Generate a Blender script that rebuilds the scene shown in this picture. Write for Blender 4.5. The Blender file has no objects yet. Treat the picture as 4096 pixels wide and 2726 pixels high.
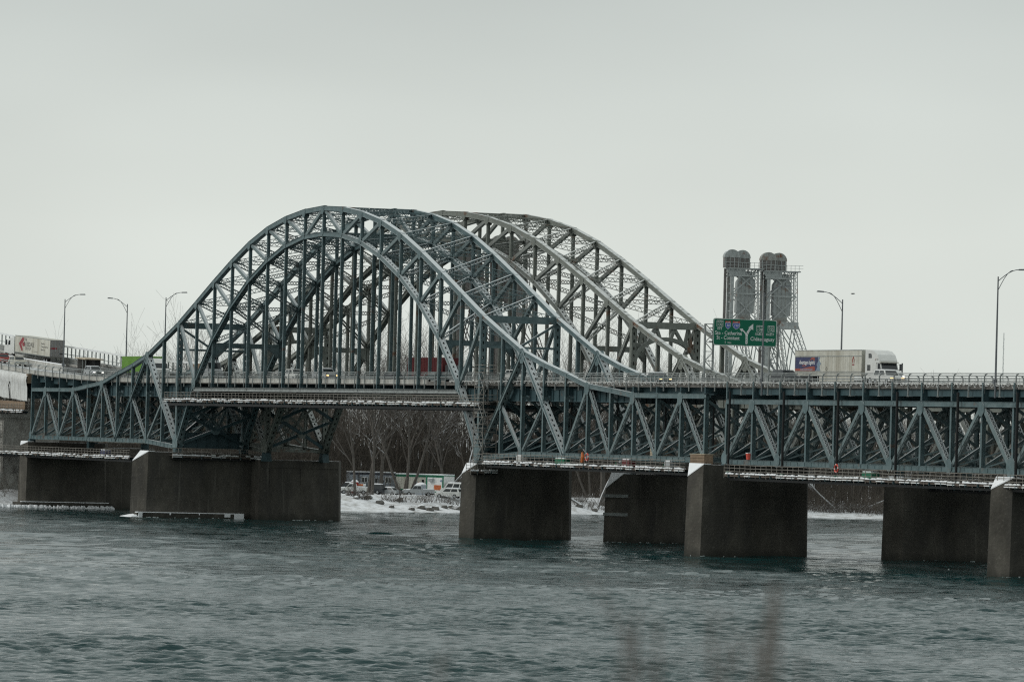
import bpy, math, random
import numpy as np
from mathutils import Vector, Matrix
random.seed(7); np.random.seed(7)
SC = bpy.context.scene
COL = SC.collection
R = math.radians

# ------------------------------------------------------------------ camera
CAMZ, F, YH, ROLL = 14.45, 22756.0, 367.4, R(1.486)
cam = bpy.data.cameras.new('camera'); camo = bpy.data.objects.new('camera', cam); COL.objects.link(camo)
cam.sensor_width = 36.0; cam.lens = 36.0*F/4096.0; cam.shift_y = YH/4096.0
cam.clip_start = 0.5; cam.clip_end = 30000
c_, s_ = math.cos(ROLL), math.sin(ROLL)
camo.matrix_world = Matrix(((c_, -s_, 0, 0), (0, 0, -1, 0), (s_, c_, 0, CAMZ), (0, 0, 0, 1)))
cam.dof.use_dof = True; cam.dof.focus_distance = 780.0; cam.dof.aperture_fstop = 4.0
SC.camera = camo

# ------------------------------------------------------------------ world: overcast
SUN_EL, SUN_AZ = R(36), R(-98)          # sun behind the cloud, up river (left)
w = bpy.data.worlds.new('World'); SC.world = w; w.use_nodes = True
nt = w.node_tree; nt.nodes.clear()
def N(t, **k):
    n = nt.nodes.new(t)
    for a, b in k.items(): setattr(n, a, b)
    return n
out = N('ShaderNodeOutputWorld'); bg = N('ShaderNodeBackground'); bg.inputs['Strength'].default_value = 0.1
sky = N('ShaderNodeTexSky'); sky.sky_type = 'NISHITA'; sky.sun_disc = False
sky.sun_elevation = SUN_EL; sky.sun_rotation = SUN_AZ; sky.air_density = 1.0; sky.dust_density = 4.0
tc = N('ShaderNodeTexCoord'); sep = N('ShaderNodeSeparateXYZ'); nt.links.new(tc.outputs['Generated'], sep.inputs[0])
ramp = N('ShaderNodeValToRGB'); nt.links.new(sep.outputs['Z'], ramp.inputs['Fac'])
e = ramp.color_ramp.elements
e[0].position = 0.0; e[0].color = (7.0, 7.4, 6.95, 1)
e[1].position = 1.0; e[1].color = (6.4, 6.9, 6.8, 1)
q = e.new(0.035); q.color = (7.1, 7.5, 7.05, 1)
q = e.new(0.075); q.color = (6.1, 6.55, 6.3, 1)
q = e.new(0.13); q.color = (4.8, 5.25, 5.2, 1)
q = e.new(0.35); q.color = (5.6, 6.1, 5.9, 1)
mp = N('ShaderNodeMapping'); mp.inputs['Scale'].default_value = (3.2, 3.2, 9.0); nt.links.new(tc.outputs['Generated'], mp.inputs[0])
nz = N('ShaderNodeTexNoise'); nz.inputs['Scale'].default_value = 1.6; nz.inputs['Detail'].default_value = 3.0; nt.links.new(mp.outputs[0], nz.inputs['Vector'])
mr = N('ShaderNodeMapRange'); mr.inputs['To Min'].default_value = 0.88; mr.inputs['To Max'].default_value = 1.08
mr.inputs['From Min'].default_value = 0.3; mr.inputs['From Max'].default_value = 0.7
nt.links.new(nz.outputs['Fac'], mr.inputs['Value'])
mul = N('ShaderNodeMix', data_type='RGBA', blend_type='MULTIPLY'); mul.inputs['Factor'].default_value = 1
nt.links.new(ramp.outputs[0], mul.inputs['A']); nt.links.new(mr.outputs[0], mul.inputs['B'])
mx = N('ShaderNodeMix', data_type='RGBA'); mx.inputs['Factor'].default_value = 0.96
nt.links.new(sky.outputs[0], mx.inputs['A']); nt.links.new(mul.outputs['Result'], mx.inputs['B'])
nt.links.new(mx.outputs['Result'], bg.inputs['Color']); nt.links.new(bg.outputs[0], out.inputs[0])
sl = bpy.data.lights.new('sun', 'SUN'); sl.energy = 1.3; sl.angle = R(30); sl.color = (1.0, 0.98, 0.94)
slo = bpy.data.objects.new('sun', sl); COL.objects.link(slo)
sd = Vector((math.sin(SUN_AZ)*math.cos(SUN_EL), math.cos(SUN_AZ)*math.cos(SUN_EL), math.sin(SUN_EL)))
slo.rotation_euler = sd.to_track_quat('Z', 'Y').to_euler(); slo.location = (-200, 700, 300)
SC.view_settings.view_transform = 'Standard'; SC.view_settings.look = 'None'
SC.view_settings.exposure = 0.0; SC.view_settings.gamma = 1.0; SC.view_settings.use_curve_mapping = False
SC.cycles.use_denoising = False; SC.cycles.use_adaptive_sampling = False; SC.cycles.filter_width = 1.2; SC.cycles.max_bounces = 6; SC.cycles.diffuse_bounces = 3; SC.cycles.glossy_bounces = 3

def pix(x, y, Y):
    "point at depth Y under photo pixel (4096 wide)"
    a, b = x-2048.0, y-1363.0
    return Vector(((c_*a+s_*b)/F*Y, Y, CAMZ+(YH-(-s_*a+c_*b))/F*Y))

# ------------------------------------------------------------------ materials
def mat(name, col, rough=0.7, metal=0.0, var=0.25, nscale=1.5, stretch=(1, 1, 1), snow=0.0, rust=0.0, bump=0.0,
        bscale=8.0, streak=None, emit=None, spec=0.3, snowcol=(0.78, 0.80, 0.82), snow_lo=0.55):
    m = bpy.data.materials.new(name); m.use_nodes = True
    t = m.node_tree; b = t.nodes['Principled BSDF']; L = t.links
    b.inputs['Roughness'].default_value = rough; b.inputs['Metallic'].default_value = metal
    b.inputs['Specular IOR Level'].default_value = spec
    g = t.nodes.new('ShaderNodeTexCoord'); mpn = t.nodes.new('ShaderNodeMapping'); mpn.inputs['Scale'].default_value = stretch
    L.new(g.outputs['Object'], mpn.inputs[0])
    n = t.nodes.new('ShaderNodeTexNoise'); n.inputs['Scale'].default_value = nscale; n.inputs['Detail'].default_value = 5
    n.inputs['Roughness'].default_value = 0.65
    L.new(mpn.outputs[0], n.inputs['Vector'])
    mrn = t.nodes.new('ShaderNodeMapRange'); mrn.inputs['From Min'].default_value = 0.3; mrn.inputs['From Max'].default_value = 0.7
    mrn.inputs['To Min'].default_value = 1-var; mrn.inputs['To Max'].default_value = 1+var
    L.new(n.outputs['Fac'], mrn.inputs['Value'])
    def mix(fac, a, bb, bt='MIX'):
        x = t.nodes.new('ShaderNodeMix'); x.data_type = 'RGBA'; x.blend_type = bt
        for sock, v in (('Factor', fac), ('A', a), ('B', bb)):
            if hasattr(v, 'is_output'): L.new(v, x.inputs[sock])
            elif sock == 'Factor': x.inputs[sock].default_value = v
            else: x.inputs[sock].default_value = (*v, 1) if len(v) == 3 else v
        return x.outputs['Result']
    c = mix(1.0, col, mrn.outputs[0], 'MULTIPLY')
    def noise_mask(scale, lo, hi, st=(1, 1, 1)):
        m2 = t.nodes.new('ShaderNodeMapping'); m2.inputs['Scale'].default_value = st; L.new(g.outputs['Object'], m2.inputs[0])
        k = t.nodes.new('ShaderNodeTexNoise'); k.inputs['Scale'].default_value = scale; k.inputs['Detail'].default_value = 4
        L.new(m2.outputs[0], k.inputs['Vector'])
        r = t.nodes.new('ShaderNodeMapRange'); r.inputs['From Min'].default_value = lo; r.inputs['From Max'].default_value = hi
        L.new(k.outputs['Fac'], r.inputs['Value']); return r.outputs[0]
    if streak:
        c = mix(noise_mask(streak[0], 0.45, 0.75, streak[1]), c, streak[2])
    if rust > 0:
        c = mix(noise_mask(0.55, 0.72-rust*0.2, 0.86-rust*0.2), c, (0.16, 0.075, 0.04))
    if snow > 0:
        ge = t.nodes.new('ShaderNodeNewGeometry'); sx = t.nodes.new('ShaderNodeSeparateXYZ'); L.new(ge.outputs['Normal'], sx.inputs[0])
        r = t.nodes.new('ShaderNodeMapRange'); r.inputs['From Min'].default_value = snow_lo; r.inputs['From Max'].default_value = snow_lo+0.2
        L.new(sx.outputs['Z'], r.inputs['Value'])
        nm = noise_mask(1.1, 0.62-snow*0.45, 0.75-snow*0.45)
        mu = t.nodes.new('ShaderNodeMath'); mu.operation = 'MULTIPLY'; L.new(r.outputs[0], mu.inputs[0]); L.new(nm, mu.inputs[1])
        c = mix(mu.outputs[0], c, snowcol)
    L.new(c, b.inputs['Base Color'])
    if bump > 0:
        k = t.nodes.new('ShaderNodeTexNoise'); k.inputs['Scale'].default_value = bscale; k.inputs['Detail'].default_value = 4
        L.new(g.outputs['Object'], k.inputs['Vector'])
        bp = t.nodes.new('ShaderNodeBump'); bp.inputs['Strength'].default_value = bump; bp.inputs['Distance'].default_value = 0.1
        L.new(k.outputs['Fac'], bp.inputs['Height']); L.new(bp.outputs[0], b.inputs['Normal'])
    if emit:
        b.inputs['Emission Color'].default_value = (*emit[0], 1); b.inputs['Emission Strength'].default_value = emit[1]
    return m

M = {}
M['teal'] = mat('teal_paint', (0.084, 0.130, 0.138), 0.45, var=0.28, snow=0.95, rust=0.36, snowcol=(0.54, 0.58, 0.59), snow_lo=0.18, streak=(0.9, (1, 1, 1), (0.135, 0.18, 0.187)))
M['tealfrost'] = mat('frosted_teal_paint', (0.14, 0.185, 0.19), 0.5, var=0.25, snow=0.95, rust=0.15, snowcol=(0.50, 0.54, 0.55), snow_lo=0.0)
M['greyfrost'] = mat('frosted_grey_paint', (0.22, 0.235, 0.22), 0.6, var=0.2, snow=0.8, rust=0.5, snowcol=(0.5, 0.52, 0.51), snow_lo=0.0)
M['grey'] = mat('old_grey_paint', (0.185, 0.20, 0.18), 0.6, var=0.2, snow=0.6, rust=0.6, snowcol=(0.56, 0.58, 0.57), snow_lo=0.3)
M['tealdark'] = mat('shaded_teal_paint', (0.04, 0.075, 0.085), 0.55, var=0.2, snow=0.7, rust=0.1)  # darker copy of teal, shade under and inside the bridges put into the colour
M['galv'] = mat('galvanised_steel', (0.235, 0.255, 0.25), 0.5, var=0.3, snow=0.55, rust=0.15)
M['pole'] = mat('lamp_pole_metal', (0.14, 0.15, 0.16), 0.5, var=0.15)
M['tower'] = mat('weathered_aluminium_paint', (0.30, 0.325, 0.32), 0.6, var=0.25, snow=0.5, rust=0.5)
M['towerrust'] = mat('rusty_aluminium_paint', (0.27, 0.28, 0.265), 0.6, var=0.25, rust=0.9)
M['towerbrown'] = mat('brown_weathered_plate', (0.15, 0.142, 0.135), 0.7, var=0.3, rust=0.15)
M['conc'] = mat('dark_wet_concrete', (0.084, 0.078, 0.066), 0.85, var=0.4, nscale=0.4, stretch=(1, 1, 0.6), snow=0.9, bump=0.6, bscale=2.5,
                streak=(0.5, (0.9, 0.9, 0.2), (0.052, 0.050, 0.046)), snow_lo=0.6)
def weather(m):                                                             # tide stain, form boards and lime runs
    t = m.node_tree; b = t.nodes['Principled BSDF']; src = b.inputs['Base Color'].links[0].from_socket; L = t.links
    g = t.nodes.new('ShaderNodeTexCoord'); sx = t.nodes.new('ShaderNodeSeparateXYZ'); L.new(g.outputs['Object'], sx.inputs[0])
    def noise(scale, st, lo, hi):
        k = t.nodes.new('ShaderNodeMapping'); k.inputs['Scale'].default_value = st; L.new(g.outputs['Object'], k.inputs[0])
        n = t.nodes.new('ShaderNodeTexNoise'); n.inputs['Scale'].default_value = scale; n.inputs['Detail'].default_value = 6; L.new(k.outputs[0], n.inputs['Vector'])
        r = t.nodes.new('ShaderNodeMapRange'); r.inputs['From Min'].default_value = lo; r.inputs['From Max'].default_value = hi; L.new(n.outputs['Fac'], r.inputs['Value']); return r.outputs[0]
    def math_(op, a, c):
        x = t.nodes.new('ShaderNodeMath'); x.operation = op
        for i, v in enumerate((a, c)):
            if hasattr(v, 'is_output'): L.new(v, x.inputs[i])
            else: x.inputs[i].default_value = v
        return x.outputs[0]
    def mixc(f, a, col):
        x = t.nodes.new('ShaderNodeMix'); x.data_type = 'RGBA'; L.new(f, x.inputs['Factor']); L.new(a, x.inputs['A']); x.inputs['B'].default_value = (*col, 1); return x.outputs['Result']
    c = mixc(math_('MULTIPLY', noise(0.9, (1.6, 1.6, 0.10), 0.62, 0.74), 0.55), src, (0.2, 0.19, 0.165))
    c = mixc(math_('MULTIPLY', noise(3.0, (1, 1, 1), 0.60, 0.72), 0.5), c, (0.17, 0.16, 0.14))
    tide = t.nodes.new('ShaderNodeMapRange'); tide.inputs['From Min'].default_value = 1.5; tide.inputs['From Max'].default_value = 0.5; L.new(math_('ADD', sx.outputs['Z'], math_('MULTIPLY', noise(0.8, (1, 1, .3), .2, .8), 0.9)), tide.inputs['Value'])
    c = mixc(math_('MULTIPLY', tide.outputs[0], 0.8), c, (0.035, 0.036, 0.030))
    fr = math_('FRACT', math_('MULTIPLY', sx.outputs['Z'], 0.82), 0.0); line = math_('LESS_THAN', fr, 0.035); c = mixc(math_('MULTIPLY', line, 0.16), c, (0.03, 0.03, 0.027))
    fy = math_('FRACT', math_('MULTIPLY', math_('ADD', sx.outputs['Y'], 50.0), 0.41), 0.0); c = mixc(math_('MULTIPLY', math_('LESS_THAN', fy, 0.02), 0.10), c, (0.03, 0.03, 0.027))
    L.new(c, b.inputs['Base Color'])
weather(M['conc'])
M['concl'] = mat('pale_concrete', (0.44, 0.44, 0.41), 0.85, var=0.22, nscale=2.0, snow=0.9, streak=(1.0, (1.2, 1.2, 0.6), (0.26, 0.25, 0.23)))
M['deckc'] = mat('stained_deck_concrete', (0.13, 0.125, 0.115), 0.9, var=0.35, nscale=2.5, snow=0.5)
M['asph'] = mat('wet_asphalt', (0.055, 0.055, 0.055), 0.6, var=0.3)
M['snow'] = mat('snow', (0.80, 0.82, 0.84), 0.9, var=0.06, bump=0.25, bscale=3)
M['dirtysnow'] = mat('thin_dirty_snow', (0.72, 0.74, 0.74), 0.9, var=0.18, nscale=3)
M['tube'] = mat('scaffold_tube', (0.24, 0.225, 0.2), 0.6, var=0.35, snow=0.7)
M['board'] = mat('scaffold_board', (0.12, 0.10, 0.085), 0.9, var=0.35, nscale=3)
M['plank'] = mat('pale_timber', (0.42, 0.36, 0.27), 0.85, var=0.25, nscale=3)
M['ply'] = mat('plywood', (0.22, 0.16, 0.11), 0.85, var=0.25)
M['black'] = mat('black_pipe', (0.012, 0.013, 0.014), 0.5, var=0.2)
M['sheet'] = mat('white_sheeting', (0.60, 0.61, 0.60), 0.7, var=0.12, nscale=1.0, streak=(1.2, (2, 2, 0.1), (0.36, 0.35, 0.32)))
M['white'] = mat('white_paint', (0.62, 0.63, 0.61), 0.45, var=0.08, spec=0.4)
M['dirtywhite'] = mat('road_dirty_white_paint', (0.53, 0.525, 0.465), 0.6, var=0.14, streak=(0.6, (1.2, 1, 0.2), (0.34, 0.32, 0.26)))
M['silver'] = mat('silver_paint', (0.36, 0.38, 0.39), 0.35, var=0.08, spec=0.5)
M['carred'] = mat('red_car_paint', (0.28, 0.04, 0.03), 0.35, var=0.1)
M['cardark'] = mat('dark_car_paint', (0.04, 0.045, 0.05), 0.35, var=0.1, spec=0.5)
M['cargreen'] = mat('dark_green_car_paint', (0.05, 0.08, 0.08), 0.35, var=0.1, spec=0.5)
M['glass'] = mat('dark_glass', (0.02, 0.025, 0.027), 0.08, var=0.1, spec=0.6)
M['tyre'] = mat('tyre_rubber', (0.02, 0.02, 0.02), 0.9, var=0.2)
M['greybox'] = mat('grey_trailer_doors', (0.25, 0.24, 0.23), 0.6, var=0.25, nscale=2)
M['lime'] = mat('lime_green_container', (0.13, 0.28, 0.04), 0.55, var=0.1)
M['maroon'] = mat('maroon_container', (0.13, 0.025, 0.028), 0.6, var=0.2)
M['orange'] = mat('orange_plastic', (0.55, 0.16, 0.05), 0.6, var=0.1)
M['lifering'] = mat('red_life_ring', (0.62, 0.10, 0.07), 0.6, var=0.1)
M['yellow'] = mat('yellow_notice', (0.50, 0.46, 0.04), 0.6, var=0.15)
M['blue'] = mat('deep_blue_print', (0.045, 0.052, 0.115), 0.6, var=0.35, nscale=3)
M['lightblue'] = mat('pale_blue_print', (0.20, 0.27, 0.34), 0.6, var=0.25, nscale=5)
M['redprint'] = mat('red_print', (0.30, 0.08, 0.06), 0.6, var=0.25)
M['darkredprint'] = mat('dark_red_print', (0.26, 0.04, 0.05), 0.6, var=0.1)
M['greyprint'] = mat('grey_print', (0.05, 0.05, 0.05), 0.6, var=0.1)
M['whiteprint'] = mat('white_print', (0.75, 0.76, 0.75), 0.6, var=0.04)
M['signgreen'] = mat('sign_green', (0.0, 0.135, 0.075), 0.5, var=0.06)
M['signblue'] = mat('sign_blue', (0.06, 0.11, 0.42), 0.5, var=0.05)
M['signred'] = mat('sign_red', (0.42, 0.06, 0.06), 0.5, var=0.05)
M['sitegrey'] = mat('grey_blue_siding', (0.33, 0.37, 0.41), 0.6, var=0.1)
M['sitedark'] = mat('dark_navy_trim', (0.05, 0.06, 0.08), 0.6, var=0.1)
M['sitegreen'] = mat('green_trim', (0.02, 0.16, 0.09), 0.6, var=0.1)
M['bark'] = mat('bark', (0.105, 0.096, 0.086), 0.95, var=0.3, nscale=2, snow=0.42, snow_lo=0.4, snowcol=(0.7, 0.72, 0.74))
M['twig'] = mat('bare_twigs', (0.10, 0.09, 0.08), 0.95, var=0.3, snow=0.42, snow_lo=0.45, snowcol=(0.6, 0.62, 0.64))
M['woodmass'] = mat('wood_twigs', (0.085, 0.074, 0.062), 0.95, var=0.35, nscale=0.08, snow=0.08, snow_lo=0.75, snowcol=(0.5, 0.52, 0.53))
M['palebark'] = mat('snow_plastered_bark', (0.16, 0.15, 0.14), 0.95, var=0.3, snow=0.75, snow_lo=0.05, snowcol=(0.66, 0.68, 0.70))
M['rock'] = mat('boulder_rock', (0.12, 0.115, 0.105), 0.95, var=0.3, snow=0.9, bump=0.4)
M['lampw'] = mat('lit_headlight', (0.9, 0.9, 0.9), 0.3, emit=((1.0, 0.97, 0.9), 2.5))
M['lampy'] = mat('lit_amber_lamp', (0.9, 0.7, 0.4), 0.3, emit=((1.0, 0.62, 0.25), 2.0))
M['bird'] = mat('gull_plumage', (0.3, 0.3, 0.3), 0.9)

# ------------------------------------------------------------------ mesh helpers
class MB:
    def __init__(s): s.v = []; s.f = []
    def add(s, vs, fs):
        o = len(s.v); s.v.extend([tuple(x) for x in vs]); s.f.extend([tuple(i+o for i in f) for f in fs])
    def hexa(s, p):   # 8 points: bottom 4 ccw, top 4 ccw
        s.add(p, [(3, 2, 1, 0), (4, 5, 6, 7), (0, 1, 5, 4), (1, 2, 6, 5), (2, 3, 7, 6), (3, 0, 4, 7)])
    def box(s, x0, x1, y0, y1, z0, z1):
        s.hexa([(x0, y0, z0), (x1, y0, z0), (x1, y1, z0), (x0, y1, z0), (x0, y0, z1), (x1, y0, z1), (x1, y1, z1), (x0, y1, z1)])
    def bar(s, p0, p1, b, c, wb, wc, ob=0.0, oc=0.0):
        "bar p0-p1, section wb along b and wc along c, shifted ob,oc"
        p0 = Vector(p0); p1 = Vector(p1); b = Vector(b); c = Vector(c)
        o = b*ob+c*oc; hb = b*(wb/2); hc = c*(wc/2)
        q = [p0+o-hb-hc, p0+o+hb-hc, p0+o+hb+hc, p0+o-hb+hc]; r = [x+(p1-p0) for x in q]
        s.add(q+r, [(3, 2, 1, 0), (4, 5, 6, 7), (0, 1, 5, 4), (1, 2, 6, 5), (2, 3, 7, 6), (3, 0, 4, 7)])
    def rod(s, p0, p1, d):
        p0 = Vector(p0); p1 = Vector(p1); a = (p1-p0).normalized()
        u = Vector((0, 0, 1)) if abs(a.z) < 0.9 else Vector((1, 0, 0))
        b = a.cross(u).normalized(); c = a.cross(b)
        s.bar(p0, p1, b, c, d, d)
    def tube(s, pts, rad, n=6, cap=True):
        pts = [Vector(p) for p in pts]; o = len(s.v); k = len(pts)
        ref = None
        for i, p in enumerate(pts):
            a = (pts[min(i+1, k-1)]-pts[max(i-1, 0)]).normalized()
            if ref is None: ref = a.orthogonal().normalized()
            b = (ref-a*ref.dot(a)).normalized(); ref = b; c = a.cross(b)
            r = rad[i] if hasattr(rad, '__len__') else rad
            for j in range(n):
                t = 2*math.pi*j/n
                s.v.append(tuple(p+b*(r*math.cos(t))+c*(r*math.sin(t))))
        for i in range(k-1):
            for j in range(n):
                s.f.append((o+i*n+j, o+i*n+(j+1) % n, o+(i+1)*n+(j+1) % n, o+(i+1)*n+j))
        if cap:
            s.f.append(tuple(o+j for j in range(n))[::-1]); s.f.append(tuple(o+(k-1)*n+j for j in range(n)))
    def prism(s, poly, axis, a0, a1):
        "poly list of 2d; axis 0: poly=(y,z), 1: (x,z), 2: (x,y)"
        def P(q, a):
            return (a, q[0], q[1]) if axis == 0 else ((q[0], a, q[1]) if axis == 1 else (q[0], q[1], a))
        n = len(poly); o = len(s.v)
        s.v.extend([P(q, a0) for q in poly]+[P(q, a1) for q in poly])
        for i in range(n): s.f.append((o+i, o+(i+1) % n, o+n+(i+1) % n, o+n+i))
        s.f.append(tuple(o+i for i in range(n))[::-1]); s.f.append(tuple(o+n+i for i in range(n)))
    def build(s, name, m, parent=None, kind=None, smooth=False):
        me = bpy.data.meshes.new(name); me.from_pydata(s.v, [], s.f); me.materials.append(M[m] if isinstance(m, str) else m)
        if smooth: me.polygons.foreach_set('use_smooth', [True]*len(me.polygons))
        o = bpy.data.objects.new(name, me); COL.objects.link(o)
        if parent: o.parent = parent
        if kind: o['kind'] = kind
        return o
def tag(o, label, cat, group=None):
    o['label'] = label; o['category'] = cat
    if group: o['group'] = group
    return o
def thing(name, label, cat, loc=(0, 0, 0), rz=0.0, group=None):
    o = bpy.data.objects.new(name, None); COL.objects.link(o); o.location = loc; o.rotation_euler = (0, 0, rz)
    return tag(o, label, cat, group)
def dup(o, parent=None, loc=None):
    c = o.copy(); COL.objects.link(c)
    if parent: c.parent = parent
    if loc is not None: c.location = loc
    return c
def copy_tree(o, parent=None, label=None):
    c = o.copy(); COL.objects.link(c)
    if parent: c.parent = parent
    if label: c['label'] = label
    for ch in list(o.children): copy_tree(ch, c)
    return c
VX, VY, VZ = Vector((1, 0, 0)), Vector((0, 1, 0)), Vector((0, 0, 1))

# ------------------------------------------------------------------ bridge frames  (u along, v across, z)
B1 = (-28.03, 825.36, 1.17063, 10.93, 0.0)
B2 = (-10.90, 826.49, 1.11156, 9.78, -0.23)
def Wp(B, u, v, z):
    c, s = math.cos(B[2]), math.sin(B[2])
    return Vector((B[0]+u*c+v*s, B[1]-u*s+v*c, z))
HU = [19.6, 19.6, 19.6, 19.62, 20.22, 20.78, 22.23, 23.52, 25.15, 27.58, 30.06, 33.1, 36.18, 39.11, 41.76, 43.79, 45.15, 45.99, 46.31]
HL = {11: 20.78, 12: 27.29, 13: 32.22, 14: 36.08, 15: 38.95, 16: 41.05, 17: 42.21, 18: 42.55}
HB = 11.7
def pos(i):
    k = i-18
    return k*7.62 if abs(k) <= 8 else math.copysign(60.96+(abs(k)-8)*7.239, k)
def sy(i): return min(i, 36-i)
def U_(i): return Vector((pos(i), 0, HU[sy(i)]))
def L_(i): return Vector((pos(i), 0, HL[sy(i)]))
def B_(i): return Vector((pos(i), 0, 10.9 if sy(i) == 10 else (11.3 if sy(i) == 9 else HB)))
def zrail(u):
    if u < -75:
        if u < -190: return 22.55+3.6e-4*115**2+(-190-u)*0.083
        return 22.55+3.6e-4*(u+75)**2
    return 22.55-0.11*max(0, min(1, u/100.0))
def cross(u): return 0.07*max(0, min(1, (-95-u)/45.0))
def zdeck(u, v=0): return zrail(u)-1.3+cross(u)*v

def axes(p0, p1):
    a = (p1-p0).normalized(); b = Vector((0, 1, 0)); c = a.cross(b).normalized()
    if c.z < 0: c = -c
    return a, b, c
def m_box(p0, p1, dv, dc, lip=0.05):
    mb = MB(); a, b, c = axes(p0, p1)
    mb.bar(p0, p1, b, c, dv, dc)
    mb.bar(p0, p1, b, c, dv+2*lip, 0.05, 0, dc/2+0.02); mb.bar(p0, p1, b, c, dv+2*lip, 0.05, 0, -dc/2-0.02)
    return mb
def m_I(p0, p1, dv, dc, t=0.04):
    mb = MB(); a, b, c = axes(p0, p1)
    mb.bar(p0, p1, b, c, t, dc, -dv/2+t/2); mb.bar(p0, p1, b, c, t, dc, dv/2-t/2); mb.bar(p0, p1, b, c, dv-2*t, t)
    return mb
def perf(mb, p0, p1, b, n, wdt, off, step=0.98):
    "plate across b with a row of oval holes, at offset off along n"
    L = (p1-p0).length; a = (p1-p0)/L; k = max(1, int(L/step)); st = L/k
    hx, hy = 0.26, 0.13
    for i in range(k):
        c0 = p0+a*(st*(i+0.5))+n*off
        outer = [(-st/2, -wdt/2), (0, -wdt/2), (st/2, -wdt/2), (st/2, 0), (st/2, wdt/2), (0, wdt/2), (-st/2, wdt/2), (-st/2, 0)]
        inner = [(hx*math.cos(R(225+45*j)), hy*math.sin(R(225+45*j))) for j in range(8)]
        vs = [c0+a*x+b*y for x, y in outer]+[c0+a*x+b*y for x, y in inner]
        mb.add(vs, [(j, (j+1) % 8, 8+(j+1) % 8, 8+j) for j in range(8)])
def m_perf(p0, p1, dv, dc, faces='cc'):
    "box with perforated top and bottom cover plates, open inside"
    mb = MB(); a, b, c = axes(p0, p1); t = 0.05
    mb.bar(p0, p1, b, c, t, dc, -dv/2+t/2); mb.bar(p0, p1, b, c, t, dc, dv/2-t/2)
    perf(mb, p0, p1, b, c, dv-2*t, dc/2-0.03); perf(mb, p0, p1, b, c, dv-2*t, -dc/2+0.03)
    for s in (-1, 1):
        for q in (-1, 1): mb.bar(p0, p1, b, c, 0.10, 0.05, s*(dv/2+0.05), q*(dc/2-0.025))
    return mb
def m_lace(p0, p1, dv, dc, step=0.55, double=False):
    "two channels with zigzag lacing on both faces"
    mb = MB(); a, b, c = axes(p0, p1)
    for s in (-1, 1): mb.bar(p0, p1, b, c, 0.09, dc, s*(dv/2-0.045))
    L = (p1-p0).length; k = max(2, int(L/step)); h = dv/2-0.08
    for q in (-1, 1):
        for i in range(k):
            x0, x1 = p0+a*(L*i/k), p0+a*(L*(i+1)/k); s = 1 if i % 2 else -1
            o = c*(q*(dc/2+0.015))
            for ss in ((s, -s) if double else (s,)):
                A, Bp = x0+o+b*(h*ss), x1+o-b*(h*ss); d = (Bp-A).normalized()
                mb.bar(A, Bp, c.cross(d), c, 0.07, 0.02)
    return mb
def m_lattice(p0, p1, n, dep, wid=0.26, step=0.45, double=False):
    "lattice strut, depth along n"
    mb = MB(); p0 = Vector(p0); p1 = Vector(p1); L = (p1-p0).length; a = (p1-p0)/L
    n = (n-a*n.dot(a)).normalized(); b = a.cross(n)
    for s in (-1, 1): mb.bar(p0, p1, b, n, wid, 0.085, 0, s*dep/2)
    k = max(2, int(L/step)); e = 0.06
    k0 = 0.45/L
    mb.bar(p0, p0+a*0.45, b, n, 0.05, dep-0.06); mb.bar(p1-a*0.45, p1, b, n, 0.05, dep-0.06)
    for i in range(k):
        t0, t1 = k0+(1-2*k0)*i/k, k0+(1-2*k0)*(i+1)/k; s = 1 if i % 2 else -1
        for ss in ((s, -s) if double else (s,)):
            A, Bp = p0+a*(L*t0)+n*(ss*dep/2), p0+a*(L*t1)-n*(ss*dep/2); d = (Bp-A).normalized()
            mb.bar(A, Bp, d.cross(b), b, 0.075, 0.04)
    return mb
def m_gusset(c, r, dv, t=0.03, z=0.0):
    mb = MB()
    poly = [(c.x+r*math.cos(R(22.5+45*i)), c.z+z+r*1.1*math.sin(R(22.5+45*i))) for i in range(8)]
    mb.prism(poly, 1, -dv/2-t, -dv/2-0.002); mb.prism(poly, 1, dv/2+0.002, dv/2+t)
    return mb

def truss_members(warren_nodes):
    pass

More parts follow.
